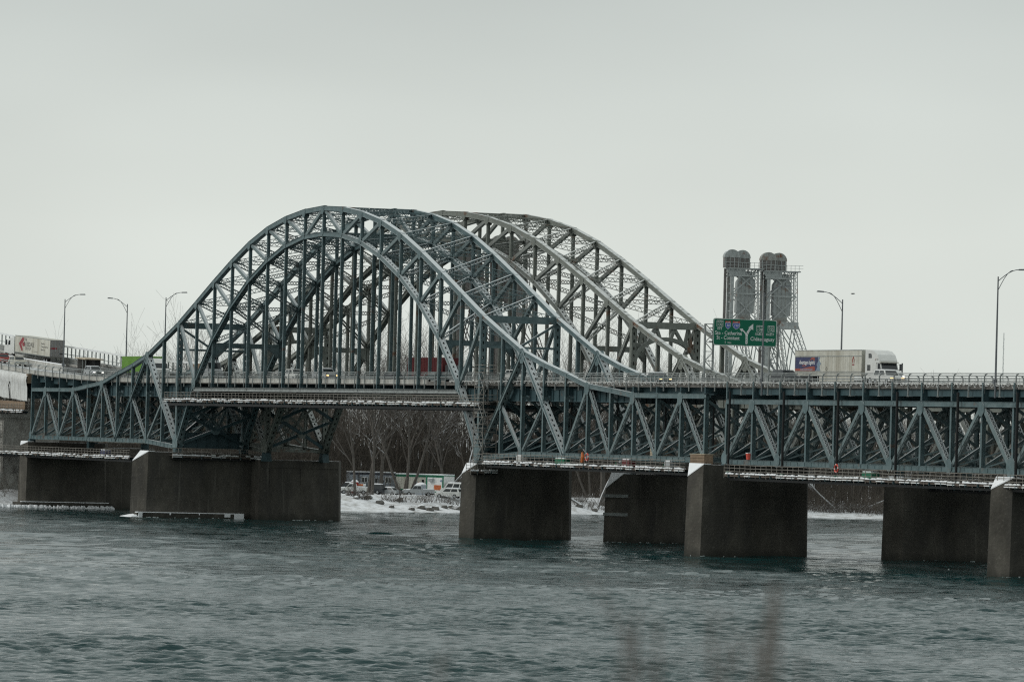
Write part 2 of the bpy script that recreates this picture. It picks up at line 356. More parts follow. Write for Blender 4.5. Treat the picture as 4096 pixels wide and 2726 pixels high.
def build_bridge(B, st, label, near):
    W = B[3]; fr_ = 'tealfrost' if near else 'greyfrost'
    root = thing('arch_bridge', label, 'bridge', (B[0], B[1], B[4]), -B[2])
    both = []
    def member(name, mb, far=True, m=st):
        o = mb.build(name, m, root)
        if far: both.append(o)
        return o
    # --- upper chords
    for i in range(36):
        p0, p1 = U_(i), U_(i+1)
        arch = 10 <= i < 26
        mb = m_box(p0, p1, 0.62, 0.6 if arch else 0.52)
        a, b, c = axes(p0, p1)                                            # splice plates at the nodes
        for s in (-1, 1): mb.bar(p1-a*0.55, p1+a*0.55, b, c, 0.03, 0.36, s*0.335)
        mb.bar(p1-a*0.5, p1+a*0.5, b, c, 0.5, 0.03, 0, (0.6 if arch else 0.52)/2+0.06)
        member('upper_chord', mb)
    # --- arch lower chords (perforated) and inclined legs down to the bearings
    for i in range(11, 25): member('lower_chord', m_perf(L_(i), L_(i+1), 0.62, 0.62), m=fr_ if i > 18 else st)
    for i0, i1 in ((10, 11), (26, 25)): member('arch_leg', m_perf(B_(i0)+Vector((0, 0, 0.2)), L_(i1), 0.75, 0.7))
    # --- verticals
    for i in range(37):
        k = sy(i)
        if k == 10:
            p0, p1 = B_(i), U_(i)
            mb = MB()
            for s in (-1, 1): mb.bar(p0, p1, VX, VY, 0.62, 0.06, 0, s*0.36)
            perf(mb, p0, p1, VY, VX, 0.66, 0.25); perf(mb, p0, p1, VY, VX, 0.66, -0.25)
            member('main_post', mb)
        elif k < 10:
            member('vertical', m_I(B_(i), U_(i), 0.5, 0.42))
        else:
            member('vertical', m_I(L_(i), U_(i), 0.46, 0.34))
    # --- hangers and tie
    for i in range(12, 25): member('hanger', m_I(Vector((pos(i), 0, 20.0)), L_(i), 0.46, 0.30))
    for i in range(11, 25):
        p0, p1 = Vector((pos(i), 0, 19.88)), Vector((pos(i+1), 0, 19.88)); mb = MB()
        for s in (-1, 1):
            mb.bar(p0, p1, VY, VZ, 0.04, 0.5, s*0.3); mb.bar(p0, p1, VY, VZ, 0.26, 0.04, s*0.42, 0.26); mb.bar(p0, p1, VY, VZ, 0.26, 0.04, s*0.42, -0.26)
            mb.bar(p1-VX*0.6, p1+VX*0.6, VY, VZ, 0.03, 0.3, s*0.345)
        member('tie_girder', mb, m='galv' if near else st)
    # --- arch web diagonals
    for i in range(10, 26):
        if i < 17: d = (U_(i), L_(i+1))
        elif i == 17: d = (U_(18), L_(17))
        elif i == 18: d = (U_(18), L_(19))
        else: d = (U_(i+1), L_(i))
        if i == 16: d = (U_(16), L_(17))
        member('diagonal', m_box(d[0], d[1], 0.42, 0.42, 0.0), m=fr_)
    # --- cantilever arms: Warren web with sub-divided end panels
    for sgn in (0, 1):
        ix = (lambda i: 36-i) if sgn else (lambda i: i)
        for k, bt in ((0, 1), (2, 1), (2, 3), (4, 3), (4, 5), (6, 5)):
            p0, p1 = B_(ix(k)), U_(ix(bt))
            a = (p1-p0).normalized()
            mb = m_lace(p0, p1, 0.46, 0.46)
            member('diagonal', mb, m=fr_)
        u8, b6, b10, b8 = U_(ix(8)), B_(ix(6)), B_(ix(10)), B_(ix(8))
        member('main_diagonal', m_perf(b6, u8, 0.66, 0.6)); member('main_diagonal', m_perf(b10+Vector((0, 0, 0.3)), u8, 0.66, 0.6), m=fr_)
        m7, m9 = (b6+u8)/2, (b10+u8)/2
        member('sub_diagonal', m_lace(m7, b8, 0.42, 0.34), m=fr_); member('sub_diagonal', m_box(m9, b8, 0.36, 0.3, 0), m=fr_)
        for i in range(10):
            p0, p1 = B_(ix(i)), B_(ix(i+1))
            mb = m_box(p0, p1, 0.55, 0.56)
            a, b, c = axes(p0, p1)
            for t in (0.0, 0.25, 0.5, 0.75):
                for s in (-1, 1): q0 = p0+(p1-p0)*t; mb.bar(q0-c*0.24, q0+c*0.24, a, b, 0.05, 0.05, 0, s*0.30)
            member('bottom_chord', mb)
        for k in (1, 3, 5): member('gusset_plate', m_gusset(U_(ix(k)), 0.78, 0.66, z=-0.35))
        for k in (0, 2, 4, 6, 8): member('gusset_plate', m_gusset(B_(ix(k)), 0.62, 0.6, z=0.3))
        member('gusset_plate', m_gusset(U_(ix(8)), 1.0, 0.7, z=-0.45)); member('gusset_plate', m_gusset(B_(ix(10)), 1.2, 0.86, z=0.7))
        member('gusset_plate', m_gusset(m7, 0.55, 0.7)); member('gusset_plate', m_gusset(m9, 0.55, 0.7))
    for i in range(10, 27): member('gusset_plate', m_gusset(U_(i), 0.62, 0.68, z=-0.3))
    for i in range(12, 25): member('gusset_plate', m_gusset(L_(i), 0.55, 0.68, z=0.25))
    for i in (11, 25): member('gusset_plate', m_gusset(L_(i), 0.9, 0.8))
    # far truss: linked copies
    for o in both: dup(o, root, (0, W, 0))
    V = lambda p, v: Vector((p.x, v, p.z))
    # --- lateral bracing between the top chords and between the bottom arch chords
    for plane in (0, 1):
        rng = range(10, 26) if plane == 0 else range(12, 24)
        P = U_ if plane == 0 else L_
        for i in rng:
            a0, a1 = P(i), P(i+1); nrm = axes(a0, a1)[2]
            dbl = plane == 1
            off = nrm*(-0.05 if plane == 0 else 0.05)
            m_lattice(V(a0, 0.3)+off, V(a1, W-0.3)+off, VZ, 0.56, double=dbl).build('lateral_brace', st, root)
            m_lattice(V(a1, 0.3)+off, V(a0, W-0.3)+off, VZ, 0.54, double=dbl).build('lateral_brace', st, root)
            if plane == 0 and i > 10: m_lattice(V(a0, 0.3), V(a0, W-0.3), VZ, 0.5).build('cross_strut', st, root)
            if plane == 1 and i > 12: m_lattice(V(a0, 0.3), V(a0, W-0.3), VZ, 0.5, double=True).build('cross_strut', st, root)
    # crown box strut
    # --- portals at the main posts, haunched struts at the lower chords
    for i in (10, 26):
        u, zt = pos(i), HU[10]
        mb = MB()
        if near:
            mb.bar((u, 0.3, zt-0.3), (u, W-0.3, zt-0.3), VX, VZ, 0.5, 0.95); mb.build('portal_beam', st, root)
            zs = 26.0
            m2 = MB(); m2.bar((u, 0.3, zs), (u, W-0.3, zs), VX, VZ, 0.3, 0.3); m2.build('portal_strut', st, root)
            for v in (0.4, W-0.4):
                m3 = MB(); q0, q1 = Vector((u, v, zt-0.9)), Vector((u, W/2, zs+0.1)); d = (q1-q0).normalized()
                m3.bar(q0, q1, VX, VX.cross(d), 0.3, 0.3); m3.build('portal_brace', st, root)
        else:
            mb.box(u-0.3, u+0.3, 0.3, W-0.3, zt-0.75, zt+0.15); mb.build('portal_beam', st, root)
            n = 20; ro, ri = 0.0, 0.0
            arcp = lambda r, k: (W/2+(W/2-0.45)*r*math.cos(math.pi*k/n), 24.2+(zt-2.4-24.2)*r*math.sin(math.pi*k/n)**0.85)
            m2 = MB(); pts = [arcp(1.0, k) for k in range(n+1)]
            for k in range(n):
                (v0, z0), (v1, z1) = pts[k], pts[k+1]
                tv = lambda v: 0.0
                up0 = Vector((0, (v0-W/2)/(W/2), 0.9)).normalized()*0.55; up1 = Vector((0, (v1-W/2)/(W/2), 0.9)).normalized()*0.55
                m2.hexa([(u-0.3, v0, z0), (u+0.3, v0, z0), (u+0.3, v1, z1), (u-0.3, v1, z1),
                         (u-0.3, v0+up0.y, z0+up0.z), (u+0.3, v0+up0.y, z0+up0.z), (u+0.3, v1+up1.y, z1+up1.z), (u-0.3, v1+up1.y, z1+up1.z)])
            m2.build('portal_arch', st, root)
            for fa, fb in ((0.14, 0.10), (0.14, 0.26), (0.36, 0.30), (0.36, 0.44), (0.64, 0.56), (0.64, 0.70), (0.86, 0.74), (0.86, 0.90)):
                k = fb; va = W*fa; vb = W/2-(W/2-0.45)*math.cos(math.pi*k); zb = 24.2+(zt-2.4-24.2)*math.sin(math.pi*k)**0.85+0.4
                m3 = MB(); q0, q1 = Vector((u, va, zt-0.7)), Vector((u, vb, zb)); d = (q1-q0).normalized()
                m3.bar(q0, q1, VX, VX.cross(d), 0.42, 0.42); m3.build('portal_brace', st, root)
            for v in (0.5, W-0.5):
                m3 = MB(); q0, q1 = Vector((u, v, 27.2)), Vector((u, W/2-(W/2-1.5)*(1 if v < 2 else -1), 26.2)); d = (q1-q0).normalized()
                m3.bar(q0, q1, VX, VX.cross(d), 0.42, 0.5); m3.build('portal_brace', st, root)
    for i in (12, 24):
        u, z = pos(i)+(0.35 if i > 18 else -0.35), 27.0
        mb = MB(); prof = []
        for k in range(13):
            v = 0.3+(W-0.6)*k/12; t = abs(v-W/2)/(W/2-0.3); prof.append((v, z-0.75-1.3*max(0, t-0.72)/0.28))
        for k in range(12):
            (v0, b0), (v1, b1) = prof[k], prof[k+1]
            mb.hexa([(u-0.45, v0, b0), (u+0.45, v0, b0), (u+0.45, v1, b1), (u-0.45, v1, b1), (u-0.45, v0, z), (u+0.45, v0, z), (u+0.45, v1, z), (u-0.45, v1, z)])
        mb.build('haunched_strut', st, root)
    for sg_ in (0, 1):                                                       # heavy frames over the main piers
        ix = (lambda i: 36-i) if sg_ else (lambda i: i)
        for fr, (pa, pb) in enumerate(((B_(ix(10)), L_(ix(11))), (B_(ix(10)), U_(ix(8))))):
            for ta, tb in ((0.06, 0.5), (0.5, 0.94)) if fr == 0 else ((0.08, 0.55),):
                qa, qb = pa.lerp(pb, ta), pa.lerp(pb, tb); qm = (qa+qb)/2
                for c0, c1 in ((V(qa, 0.3), V(qb, W-0.3)), (V(qa, W-0.3), V(qb, 0.3))):
                    mb = MB(); d = (c1-c0).normalized(); n = VX.cross(d).normalized(); mb.bar(c0, c1, VX, n, 0.36, 0.46); mb.build('frame_brace', 'tealdark', root)  # dark teal on both bridges, shade among the inner members put into the colour
                mb = MB(); mb.prism([(W/2+0.75*math.cos(R(22.5+45*k)), qm.z+0.75*math.sin(R(22.5+45*k))) for k in range(8)], 0, qm.x-0.2, qm.x+0.2); mb.build('frame_gusset', st, root)
                m_lattice(V(qb, 0.3), V(qb, W-0.3), VZ, 0.55).build('frame_strut', st, root)
    # --- arms: sway X bracing, lower laterals, floor beams
    for i in list(range(0, 11))+list(range(26, 37)):
        u = pos(i); zt = min(HU[sy(i)]-0.6, 19.3); zb = B_(i).z
        mb = MB()
        if sy(i) < 10 or True:
            for (v0, z0), (v1, z1) in (((0.3, zb+0.5), (W-0.3, zt)), ((W-0.3, zb+0.5), (0.3, zt))):
                q0, q1 = Vector((u, v0, z0)), Vector((u, v1, z1)); d = (q1-q0).normalized()
                mb.bar(q0, q1, VX, VX.cross(d), 0.26, 0.3)
            mb.build('sway_brace', st, root)
        mb = MB(); mb.bar((u, 0.3, zb+0.1), (u, W-0.3, zb+0.1), VX, VZ, 0.3, 0.36); mb.build('bottom_strut', st, root)
    for i in list(range(0, 10))+list(range(26, 36)):
        p0, p1 = B_(i), B_(i+1)
        for a0, a1 in ((V(p0, 0.3), V(p1, W-0.3)), (V(p1, 0.3), V(p0, W-0.3))):
            mb = MB(); d = (a1-a0).normalized(); mb.bar(a0, a1, d.cross(VZ), d.cross(VZ).cross(d), 0.26, 0.16); mb.build('lower_lateral', st, root)
        u0, u1 = pos(i), pos(i+1)                                        # inclined bracing seen rising inside the truss
        for v in (W*0.5,):
            mb = MB(); q0, q1 = Vector((u0, 0.3, HB+0.3)), Vector((u1, W*0.5, HB+3.2)); d = (q1-q0).normalized(); n = VZ.cross(d).normalized()
            mb.bar(q0, q1, n, d.cross(n), 0.16, 0.16); mb.build('lower_lateral', st, root)
    for i in range(37):
        u = pos(i); zd = zdeck(u)
        zt = zd-0.42; zb = max(19.88 if sy(i) < 6 else 19.0, zd-1.7)
        if 11 <= i <= 25: zb = 20.18
        if sy(i) < 4: zb = HU[sy(i)]+0.32
        if zt-zb < 0.15: continue
        mb = MB(); mb.box(u-0.03, u+0.03, -0.25, W+0.25, zb, zt)
        mb.box(u-0.17, u+0.17, -0.25, W+0.25, zt-0.05, zt); mb.box(u-0.17, u+0.17, -0.25, W+0.25, zb, zb+0.05)
        for v in (-0.25, W+0.21): mb.box(u-0.17, u+0.17, v, v+0.04, zb+0.05, zt-0.05)
        mb.build('floor_beam', 'tealdark' if near else st, root)
        if sy(i) < 11 and i < 36:
            u2 = pos(i+1); zz = min(zdeck(u), zdeck(u2))-0.46
            for v in (1.2, W/2, W-1.2):
                mb = MB(); mb.box(u+0.2, u2-0.2, v-0.12, v+0.12, zz-0.9, zz); mb.build('stringer', 'tealdark' if near else st, root)
    # arms: deep longitudinal plate girder below the deck edge
    for v in (0.9, W-0.9):
        for (ua, ub) in ((pos(4), pos(11)), (pos(25), pos(33))):
            mb = MB(); mb.box(ua, ub, v-0.05, v+0.05, 18.75, 20.3); mb.box(ua, ub, v-0.2, v+0.2, 18.7, 18.76); mb.box(ua, ub, v-0.2, v+0.2, 20.3, 20.36)
            k = int((ub-ua)/1.9)
            for j in range(k): mb.box(ua+j*1.9, ua+j*1.9+0.06, v-0.18, v+0.18, 18.76, 20.3)
            mb.build('edge_girder', 'tealdark' if near else st, root)
    # bearings and transverse girders at piers
    for i in (10, 26):
        u = pos(i)
        for v in (0, W):
            mb = MB(); mb.prism([(u-0.9, 9.3), (u+0.9, 9.3), (u+0.45, 10.7), (u-0.45, 10.7)], 1, v-0.55, v+0.55); mb.build('bearing', 'tealdark', root)
        if not near: continue
        mb = MB(); mb.box(u+0.5, u+0.58, 0.9, W-0.9, 10.9, 13.2); mb.box(u+0.3, u+0.78, 0.9, W-0.9, 13.2, 13.26); mb.box(u+0.3, u+0.78, 0.9, W-0.9, 10.84, 10.9)
        for k in range(6): v = 1.2+k*(W-2.4)/5; mb.box(u+0.3, u+0.78, v, v+0.05, 10.9, 13.2)
        mb.build('bearing_girder', 'tealdark', root)
    for i in (0, 36):
        for v in (0, W):
            mb = MB(); mb.box(pos(i)-0.5, pos(i)+0.5, v-0.5, v+0.5, 10.2, 11.42); mb.build('bearing', 'tealdark', root)
    return root

def strip(mb, fu, u0, u1, n, v0, v1, z0f, z1f):
    "long bar following z(u)"
    us = [u0+(u1-u0)*i/n for i in range(n+1)]
    o = len(mb.v)
    for u in us:
        mb.v += [(u, v0, z0f(u)), (u, v1, z0f(u)), (u, v1, z1f(u)), (u, v0, z1f(u))]
    for i in range(n):
        a = o+i*4; b = a+4
        for j in range(4): mb.f.append((a+j, a+(j+1) % 4, b+(j+1) % 4, b+j))
    mb.f.append((o+3, o+2, o+1, o)); e_ = o+n*4; mb.f.append((e_, e_+1, e_+2, e_+3))

def build_deck(root, B, near, u0, u1, step=3.81, start=1.9):
    W = B[3]; n = int((u1-u0)/4)
    def part(name, v0, v1, za, zb, m, ua=u0, ub=u1):
        mb = MB(); k = max(2, int((ub-ua)/4)); strip(mb, None, ua, ub, k, v0, v1, za, zb); return mb.build(name, m, root)
    part('deck_slab', 0.25, W-0.25, lambda u: zdeck(u, W/2)-0.45-cross(u)*0, lambda u: zdeck(u, W/2)-0.06, 'deckc')
    mb = MB(); us = np.linspace(u0, u1, n+1)
    for u in us: mb.v += [(u, 0.5, zdeck(u, 0.5)+0.0), (u, W-0.5, zdeck(u, W-0.5)+0.0)]
    for i in range(n): mb.f.append((2*i, 2*i+2, 2*i+3, 2*i+1))
    mb.build('roadway', 'asph', root)
    # side fascia + parapets (near one in panels)
    for side in (0, 1):
        v = 0.22 if side == 0 else W-0.42
        zf = (lambda u: zdeck(u, 0)) if side == 0 else (lambda u: zdeck(u, W))
        ua = u0
        while ua < u1-1:
            ub = min(ua+3.78, u1)
            broken = near and side == 0 and ua > 40
            mb = MB(); strip(mb, None, ua, ub-0.04, 2, v, v+0.22, lambda u: zf(u)-0.30, lambda u: zf(u)+(0.34 if not broken else 0.05))
            mb.build('parapet_panel', 'concl' if not broken else 'deckc', root); ua = ub
        mb = MB(); strip(mb, None, u0, u1, n, v-0.06, v+0.26, lambda u: zf(u)-0.46, lambda u: zf(u)-0.30); mb.build('deck_edge', 'deckc', root)
        rails = ((1.30, 0.11, 0.30), (1.06, 0.07, 0.22), (0.66, 0.11, 0.06), (0.46, 0.07, 0.06)) if near or side == 0 else ((1.3, 0.08, 0.2), (0.9, 0.07, 0.1))
        for dz, th, dv in rails:
            vv = (0.06+dv) if side == 0 else (W-0.06-dv)
            mb = MB(); strip(mb, None, u0, u1, n, vv-th/2, vv+th/2, lambda u: zf(u)+dz-th/2, lambda u: zf(u)+dz+th/2); mb.build('hand_rail', 'galv', root)
    # posts, sharing one mesh
    mb = MB(); t = 0.05
    pts = [Vector((0, 0.02, -0.95)), Vector((0, 0.02, 0.95)), Vector((0, 0.10, 1.15)), Vector((0, 0.36, 1.30))]
    for a, b in zip(pts, pts[1:]): d = (b-a).normalized(); mb.bar(a, b, VX, VX.cross(d), 0.12, 0.12)
    post = mb.build('rail_post', 'galv', root); u = u0+start; first = True; k = 0
    while u < u1:
        for side in ((0, 1) if u > -160 else (0,)):
            o = post if first else dup(post, root); first = False
            if side == 0: o.location = (u, 0, zdeck(u))
            else: o.location = (u, W, zdeck(u, W)); o.scale = (1, -1, 1)
        u += step

# ------------------------------------------------------------------ bridges
br1 = build_bridge(B1, 'teal', 'teal painted steel arch bridge nearest the camera, hung with scaffolding', True)
build_deck(br1, B1, True, -133.0, 137.4)
br2 = build_bridge(B2, 'grey', 'weathered grey steel arch bridge standing behind the teal one', False)
build_deck(br2, B2, False, -133.0, 137.4)

def build_span(B, st, label, near, ndl=13, pw=7.47):
    W = B[3]; root = thing('truss_span', label, 'bridge span', (B[0], B[1], B[4]), -B[2]); both = []
    u0 = 139.6; zt, zb = 18.97, 11.62
    T = lambda i: Vector((u0+pw*i, 0, zt)); D = lambda i: Vector((u0+pw*i, 0, zb))
    fr_ = 'tealfrost' if near else 'greyfrost'
    def mem(name, mb, m=st): o = mb.build(name, m, root); both.append(o)
    for i in range(ndl):
        p0, p1 = T(i), T(i+1); mb = m_box(p0, p1, 0.62, 0.5)
        for s in (-1, 1): mb.bar(p1-VX*0.7, p1+VX*0.7, VY, VZ, 0.03, 0.34, s*0.33)
        mem('top_chord', mb)
        mb = m_box(D(i), D(i+1), 0.55, 0.5)
        for t in (0.0, 0.25, 0.5, 0.75):
            for s in (-1, 1): q0 = D(i)+VX*(pw*t); mb.bar(q0-VZ*0.22, q0+VZ*0.22, VX, VY, 0.05, 0.05, 0, s*0.30)
        mem('bottom_chord', mb)
        if i % 2 == 0: mem('diagonal', m_lace(D(i), T(i+1), 0.5, 0.46), fr_)
        else: mem('diagonal', m_lace(T(i), D(i+1), 0.56, 0.6, 0.5, True), fr_)
    for i in range(ndl+1):
        mem('vertical', m_I(D(i), T(i), 0.5, 0.42))
        c = T(i) if i % 2 else D(i)
        mem('gusset_plate', m_gusset(c, 0.8 if i != 10 else 1.15, 0.68, z=(-0.5 if i % 2 else 0.35)))
    for o in both: dup(o, root, (0, W, 0))
    for i in range(ndl+1):
        u = u0+pw*i
        mb = MB()
        for (v0, z0), (v1, z1) in (((0.3, zb+0.4), (W-0.3, zt-0.5)), ((W-0.3, zb+0.4), (0.3, zt-0.5))):
            q0, q1 = Vector((u, v0, z0)), Vector((u, v1, z1)); d = (q1-q0).normalized(); mb.bar(q0, q1, VX, VX.cross(d), 0.26, 0.3)
        mb.build('sway_brace', st, root)
        mb = MB(); mb.bar((u, 0.3, zb+0.1), (u, W-0.3, zb+0.1), VX, VZ, 0.3, 0.36); mb.build('bottom_strut', st, root)
        zd = zdeck(u); zc = zt+0.34
        mb = MB(); mb.box(u-0.03, u+0.03, -0.1, W+0.1, zc, zd-0.44); mb.box(u-0.2, u+0.2, -0.1, W+0.1, zd-0.5, zd-0.45); mb.box(u-0.2, u+0.2, -0.1, W+0.1, zc-0.05, zc)
        for v in (-0.14, W+0.1): mb.box(u-0.2, u+0.2, v, v+0.04, zc, zd-0.5)
        mb.build('floor_beam', 'tealdark' if near else st, root)
        if near:
            mb = MB(); mb.box(u-0.13, u+0.13, -0.22, -0.15, zc+0.03, zd+0.3); mb.box(u-0.02, u+0.02, -0.148, 0.2, zc+.1, zd-0.55); mb.build('post_bracket', st, root)
        if i < ndl:
            for v in (0.55, 3.2, W/2, W-3.2, W-0.55):
                mb = MB(); mb.box(u+0.2, u+pw-0.2, v-0.1, v+0.1, zd-1.3, zd-0.47); mb.build('stringer', 'tealdark' if near else st, root)
            for a0, a1 in ((Vector((u, 0.3, zb)), Vector((u+pw, W-0.3, zb))), (Vector((u+pw, 0.3, zb)), Vector((u, W-0.3, zb)))):
                mb = MB(); d = (a1-a0).normalized(); mb.bar(a0, a1, d.cross(VZ), VZ, 0.26, 0.16); mb.build('lower_lateral', st, root)
            mb = MB(); q0, q1 = Vector((u, 0.3, zb+0.3)), Vector((u+pw, W*0.5, zb+3.0)); d = (q1-q0).normalized(); n = VZ.cross(d).normalized()
            mb.bar(q0, q1, n, d.cross(n), 0.16, 0.16); mb.build('lower_lateral', st, root)
    if near:
        rnd = random.Random(4); u = u0-90
        while u < u0+pw*ndl:
            zd = zdeck(u); mb = MB()
            for j in range(3):
                w_ = rnd.uniform(.5, 1.3); sg_ = rnd.uniform(.1, .45); ua = u+j*1.3
                mb.tube([(ua, 0.0, zd+.15), (ua+w_*.25, -.05, zd+.1-sg_*.8), (ua+w_*.6, -.05, zd+.1-sg_), (ua+w_, 0.0, zd+.15)], .035, 4)
                mb.rod((ua+.4, .02, zd-.05), (ua+.4, .02, zd+rnd.uniform(.5, .95)), .04)
            mb.rod((u, -.02, zd+.2), (u+3.9, -.02, zd+rnd.uniform(.1, .25)), .07)
            o = mb.build('hanging_cable', 'sheet', root); o['kind'] = 'stuff'; u += 3.9
        for k in range(ndl):                                            # outriggers of the rail posts, mid panel
            u = u0+pw*(k+0.5); mb = MB(); mb.bar((u, 0.0, zdeck(u)-1.3), (u, 0.0, zdeck(u)-0.2), VX, VY, 0.14, 0.14); mb.box(u-0.3, u+0.3, -0.05, 0.5, zdeck(u)-1.35, zdeck(u)-1.3)
            mb.build('post_bracket', 'galv', root)
    mb = MB(); mb.box(u0-0.6, u0-0.52, 0.6, W-0.6, 11.4, 13.3); mb.box(u0-0.8, u0-0.3, 0.6, W-0.6, 13.3, 13.36)
    for k in range(6): v = 0.9+k*(W-1.8)/5; mb.box(u0-0.8, u0-0.3, v, v+0.05, 11.4, 13.3)
    mb.build('bearing_girder', 'tealdark', root)
    for v in (0, W): mb = MB(); mb.box(u0-0.5, u0+0.5, v-0.5, v+0.5, 11.0, 11.35); mb.build('bearing', 'tealdark', root)
    return root, u0, u0+pw*ndl
sp1, a_, b_ = build_span(B1, 'teal', 'teal deck truss span continuing right of the near arch bridge', True)
build_deck(sp1, B1, True, 137.6, b_, 3.735, 2.0)
sp2, a_, b_ = build_span(B2, 'grey', 'grey deck truss span half hidden behind the teal one at right', False)
build_deck(sp2, B2, False, 137.6, b_)

# ------------------------------------------------------------------ piers
def pier(B, u, h, vt, vc, ve, zt, ztip, label, m='conc', endcap=1.2, base=-3.0, group=None):
    root = thing('bridge_pier', label, 'bridge pier', (B[0], B[1], 0), -B[2], 'concrete river piers')
    mb = MB(); bat = 0.25
    plan = [(u, vt), (u+h, vc), (u+h, ve), (u, ve+endcap), (u-h, ve), (u-h, vc)]
    rows = []
    zs = [base, 0, 2.6, 5.2, 7.8, None]
    for z in zs:
        f = 0 if z is None else (1-(z-base)/(zt-base))*bat
        r = []
        for i, (a, b) in enumerate(plan):
            zz = (ztip if i == 0 else zt) if z is None else min(z, ztip-0.2)
            sx = (f if a > u+0.01 else (-f if a < u-0.01 else 0)); syv = -f*1.3 if b < (vc+ve)/2 else f*0.8
            r.append((a+sx, b+syv, zz))
        rows.append(r)
    o = 0
    for r in rows: mb.v += r
    for k in range(len(rows)-1):
        for j in range(6): mb.f.append((k*6+j, k*6+(j+1) % 6, (k+1)*6+(j+1) % 6, (k+1)*6+j))
    t = (len(rows)-1)*6
    mb.f.append((t, t+1, t+5)); mb.f.append((t+1, t+2, t+3, t+4, t+5))
    mb.build('shaft', m, root)
    for z in (2.9, 6.1):                                                    # pour joints standing a little proud
        if z > ztip-1: continue
        mb = MB(); f = (1-(z-base)/(zt-base))*bat+0.012
        P = [(u, vt-f*1.3), (u+h+f, vc-f*0.5), (u+h+f, ve)]
        for (a0, b0), (a1, b1) in zip(P, P[1:]):
            mb.add([(a0, b0, z), (a1, b1, z), (a1, b1, z+0.06), (a0, b0, z+0.06), (a0-.3, b0+.02, z), (a1-.3, b1+.02, z), (a1-.3, b1+.02, z+0.06), (a0-.3, b0+.02, z+0.06)],
                   [(0, 1, 2, 3), (3, 2, 6, 7), (1, 0, 4, 5)])
        mb.build('pour_joint', m, root)
    mb = MB(); th = 0.14                                                    # snow lying on the sloped cutwater
    e = 0.04
    A, Bq, Cq = (u, vt-e, ztip), (u+h+e, vc, zt), (u-h-e, vc, zt)
    up = lambda p: (p[0], p[1]+0.02, p[2]+th)
    mb.add([A, Bq, Cq, up(A), up(Bq), up(Cq)], [(2, 1, 0), (3, 4, 5), (0, 1, 4, 3), (1, 2, 5, 4), (2, 0, 3, 5)])
    mb.box(u-h, u+h, vc, vc+1.0, zt+0.002, zt+0.12)
    mb.build('snow_cap', 'snow', root)
    return root
pA = pier(B1, -60.9, 1.9, -7.3, -5.4, 13.2, 10.14, 8.6, 'long dark pier with an icy ledge under the left end of the arch')
mb = MB(); mb.box(-59.05, -57.6, -7.5, 10.2, -2, 0.75); mb.build('footing_ledge', 'conc', pA)
mb = MB(); mb.box(-58.85, -57.5, -7.4, 9.9, 0.752, 0.86)
for v, l, zz in ((-7.3, 0.7, 0.0), (-2.2, 0.25, 0.45), (2.6, 0.2, 0.5), (6.8, 1.0, 0.25), (8.4, 1.6, -0.1)): mb.hexa([(-57.6, v, zz), (-57.45, v+.1, zz), (-57.45, v+l-.1, zz), (-57.6, v+l, zz), (-57.6, v, .84), (-57.48, v, .84), (-57.48, v+l, .84), (-57.6, v+l, .84)])
mb.hexa([(-62, -9.4, -.4), (-57.3, -8.8, -.4), (-57.3, -7.0, -.4), (-62, -7.0, -.4), (-61.5, -8.9, .12), (-57.7, -8.3, .2), (-57.7, -7.1, .5), (-61, -7.2, .5)]); mb.build('ledge_ice', 'snow', pA)
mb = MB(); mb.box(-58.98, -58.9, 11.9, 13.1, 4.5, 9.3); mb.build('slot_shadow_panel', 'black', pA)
pA2 = pier(B2, -64.8, 2.6, -0.7, -0.5, 12.9, 9.3, 9.2, 'shorter pier behind and right of the long icy pier', endcap=1.6)
mb = MB(); mb.box(-62.2, -62.06, -0.2, 12.8, 8.1, 9.25); mb.build('cap_band', 'conc', pA2)
for v in (1.2, 6.4): mb = MB(); mb.box(-62.2, -62.08, v, v+0.2, 0.6, 8.0); mb.build('pilaster', 'conc', pA2)
pier(B1, 61.0, 1.8, -2.56, -1.2, 12.4, 10.14, 8.75, 'dark pier with snowy point under the right foot of the arch')
tb = pier(B2, 61.0, 1.8, -3.6, -1.9, 11.5, 9.3, 7.3, 'pier with two steel straps round its nose, behind the others')
for z in (3.6, 6.1):
    mb = MB(); mb.add([(61.0, -3.95, z), (62.95, -2.05, z), (62.95, -1.2, z), (61.0, -3.95, z+0.42), (62.95, -2.05, z+0.42), (62.95, -1.2, z+0.42), (60.8, -3.6, z+0.42), (62.7, -1.6, z+0.42)],
           [(0, 1, 4, 3), (1, 2, 5, 4), (3, 4, 7, 6)]); mb.build('steel_strap', 'galv', tb)
pC = pier(B1, 138.0, 2.1, -4.42, -3.3, 10.7, 11.2, 9.7, 'tall dark pier with a big snowy cutwater, right of centre')
pier(B2, 138.0, 2.0, -4.7, -3.1, 10.6, 10.2, 9.6, 'wide dark pier second from the right, no snow on its nose')
pier(B1, 214.3, 2.0, -2.74, -1.1, 12.6, 10.9, 9.6, 'pier cut off by the right edge of the picture')
pier(B2, 214.3, 2.0, -3.7, -2.0, 11.2, 10.2, 9.6, 'rear pier of the grey span beyond the right edge')
pZ = pier(B1, -134.5, 1.9, -1.6, -0.9, 12.6, 10.9, 10.3, 'dark shore pier at far left behind the long icy pier')
mb = MB(); mb.box(-137, -132.2, -1.9, 13.4, -2, 0.9); mb.build('footing_ledge', 'conc', pZ)
mb = MB(); mb.box(-132.9, -132.15, -1.9, 13.4, 0.902, 1.02); mb.build('ledge_ice', 'snow', pZ)
pier(B2, -141.0, 1.9, -1.2, -1.0, 13.5, 10.2, 9.9, 'rear shore pier of the grey bridge', base=-1)

